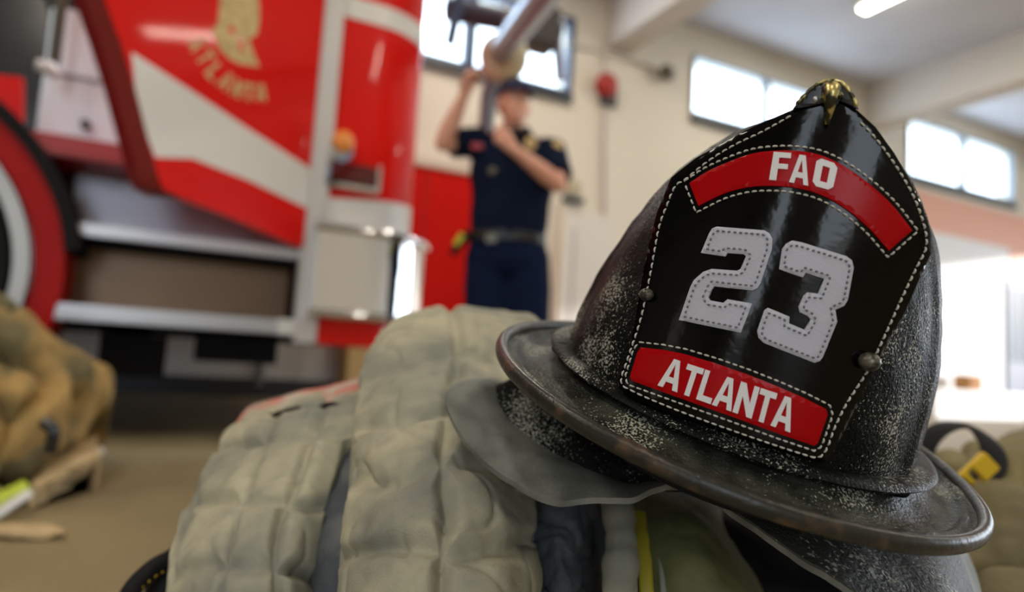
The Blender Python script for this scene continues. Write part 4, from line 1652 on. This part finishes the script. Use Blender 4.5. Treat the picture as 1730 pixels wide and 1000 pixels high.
def trousers(bm):
    tube(bm, [Q(857, 402), Q(857, 420), Q(857, 440), Q(857, 462)], [(.180, .122), (.195, .130), (.210, .135), (.185, .115)], 28, side=cr)
    for hp_, kn, an in ((hipL, kneeL, ankL), (hipR, kneeR, ankR)):
        tube(bm, [hp_ + Vector((0, 0, -.02)), hp_.lerp(kn, .4), kn, kn.lerp(an, .5), Vector((an.x, an.y, .05))], [(.112, .108), (.116, .104), (.100, .090), (.092, .086), (.086, .086)], 22, side=cr)


organic('trousers', trousers, 'navy2', MAN, .009, 5)
for an in (ankL, ankR):
    bm = bmesh.new()
    f_ = (cf * .95 + cr * .15).normalized()
    tube(bm, [Vector((an.x, an.y, .045)) - f_ * .07, Vector((an.x, an.y, .055)) - f_ * .02, Vector((an.x, an.y, .05)) + f_ * .08, Vector((an.x, an.y, .035)) + f_ * .16, Vector((an.x, an.y, .028)) + f_ * .19],
         [(.035, .040), (.044, .052), (.046, .045), (.043, .033), (.025, .022)], 16, side=cr)
    finish('boot', bm, 'black', MAN)
bm = bmesh.new()
rg = []
for i in range(48):
    t = 2 * math.pi * i / 48
    o_ = cr * .186 * math.cos(t) + cf * .132 * math.sin(t)
    c_ = Q(857, 404)
    rg.append([bm.verts.new(c_ + o_ * s_ + Vector((0, 0, h_))) for s_, h_ in ((1.0, -.022), (1.03, -.022), (1.03, .022), (1.0, .022))])
for i in range(48):
    a, b = rg[i], rg[(i + 1) % 48]
    for k in range(4):
        bm.faces.new((a[k], b[k], b[(k + 1) % 4], a[(k + 1) % 4]))
BT = finish('belt', bm, 'beltm', MAN, smooth=False)
obox('buckle', (-.025, -.004, -.022), (.025, .004, .022), 'pewter', BT, .003, Matrix.Translation(Q(830, 402, .138)) @ Matrix.Rotation(math.atan2(cr.y, cr.x), 4, 'Z'))
# radio on the hip
otube('hip_radio', [Q(792, 392, .05), Q(778, 410, .06), Q(764, 430, .06)], [(.022, .02), (.026, .022), (.020, .018)], 'black', MAN)
otube('radio_band', [Q(782, 396, .075), Q(770, 414, .08)], [.016, .015], 'lime', MAN)
# cap
bm = bmesh.new()
cc = hdc + Vector((0, 0, .058)) - turn * .012
ball(bm, cc, (.084, .104, .082), MH, 28)
for v in bm.verts:
    if (v.co - cc).z < -.012:
        v.co.z = cc.z - .012
finish('cap', bm, 'capm', MAN)
bm = bmesh.new()
N_ = 20
r_a, r_b = [], []
for i in range(N_ + 1):
    t = math.pi * (.08 + .84 * i / N_)
    inn = cc + tside * .080 * math.cos(t) + turn * .096 * math.sin(t)
    out = cc + tside * .082 * math.cos(t) + turn * (.096 * math.sin(t) + .072 * math.sin(t) ** .6)
    for q, dz in ((r_a, -.004), (r_b, -.010)):
        q.append((bm.verts.new(inn + Vector((0, 0, dz))), bm.verts.new(out + Vector((0, 0, dz - .012)))))
for q in (r_a, r_b):
    for a, b in zip(q, q[1:]):
        bm.faces.new((a[0], a[1], b[1], b[0]))
for i in range(N_):
    bm.faces.new((r_a[i][1], r_a[i + 1][1], r_b[i + 1][1], r_b[i][1]))
finish('cap_peak', bm, mat('cap_peak_blue', (.03, .04, .16), .6), MAN)
bm = bmesh.new()
ball(bm, hdc + Vector((0, 0, .03)) - turn * .022, (.081, .092, .060), MH, 20)
finish('hair', bm, 'hair', MAN)
for s in (-1, 1):
    bm = bmesh.new()
    ball(bm, hdc + tside * .030 * s + turn * .083 + Vector((0, 0, .012)), (.013, .008, .008), MH, 12)
    ey = finish('eye', bm, 'letter', MAN)
    bm = bmesh.new()
    ball(bm, hdc + tside * .030 * s + turn * .091 + Vector((0, 0, .012)), (.005, .002, .005), MH, 8)
    finish('iris', bm, 'blackgl', ey)
# badges and collar microphone
bm = bmesh.new()
ball(bm, Q(896, 243, .135), (.030, .012, .034), Matrix((cr, cf, Vector((0, 0, 1)))).transposed(), 14)
finish('gold_badge', bm, 'gold', MAN)
bm = bmesh.new()
ball(bm, Q(941, 252, .075), (.030, .02, .045), Matrix((cr, cf, Vector((0, 0, 1)))).transposed(), 14)
finish('sleeve_patch', bm, 'gold', MAN)
obox('name_strip', (-.028, -.006, -.014), (.028, .006, .014), mat('name_red', (.40, .05, .07), .6), MAN, .003, Matrix.Translation(Q(806, 247, .13)) @ Matrix.Rotation(math.atan2(cr.y, cr.x), 4, 'Z'))
otube('collar', [Q(846, 232, .09), Q(858, 222, .08), Q(874, 224, .10), Q(890, 220, .08), Q(897, 232, .07)], [.018, .022, .022, .022, .016], 'beltm', MAN)
otube('shirt_placket', [Q(868, 262, .145), Q(864, 330, .148), Q(860, 395, .135)], [(.016, .004)] * 3, 'navy', MAN, side=cr)
bm = bmesh.new()
ball(bm, Q(832, 289, .145), (.022, .008, .020), Matrix((cr, cf, Vector((0, 0, 1)))).transposed(), 12)
finish('clip_microphone', bm, 'pewter', MAN)
settle()
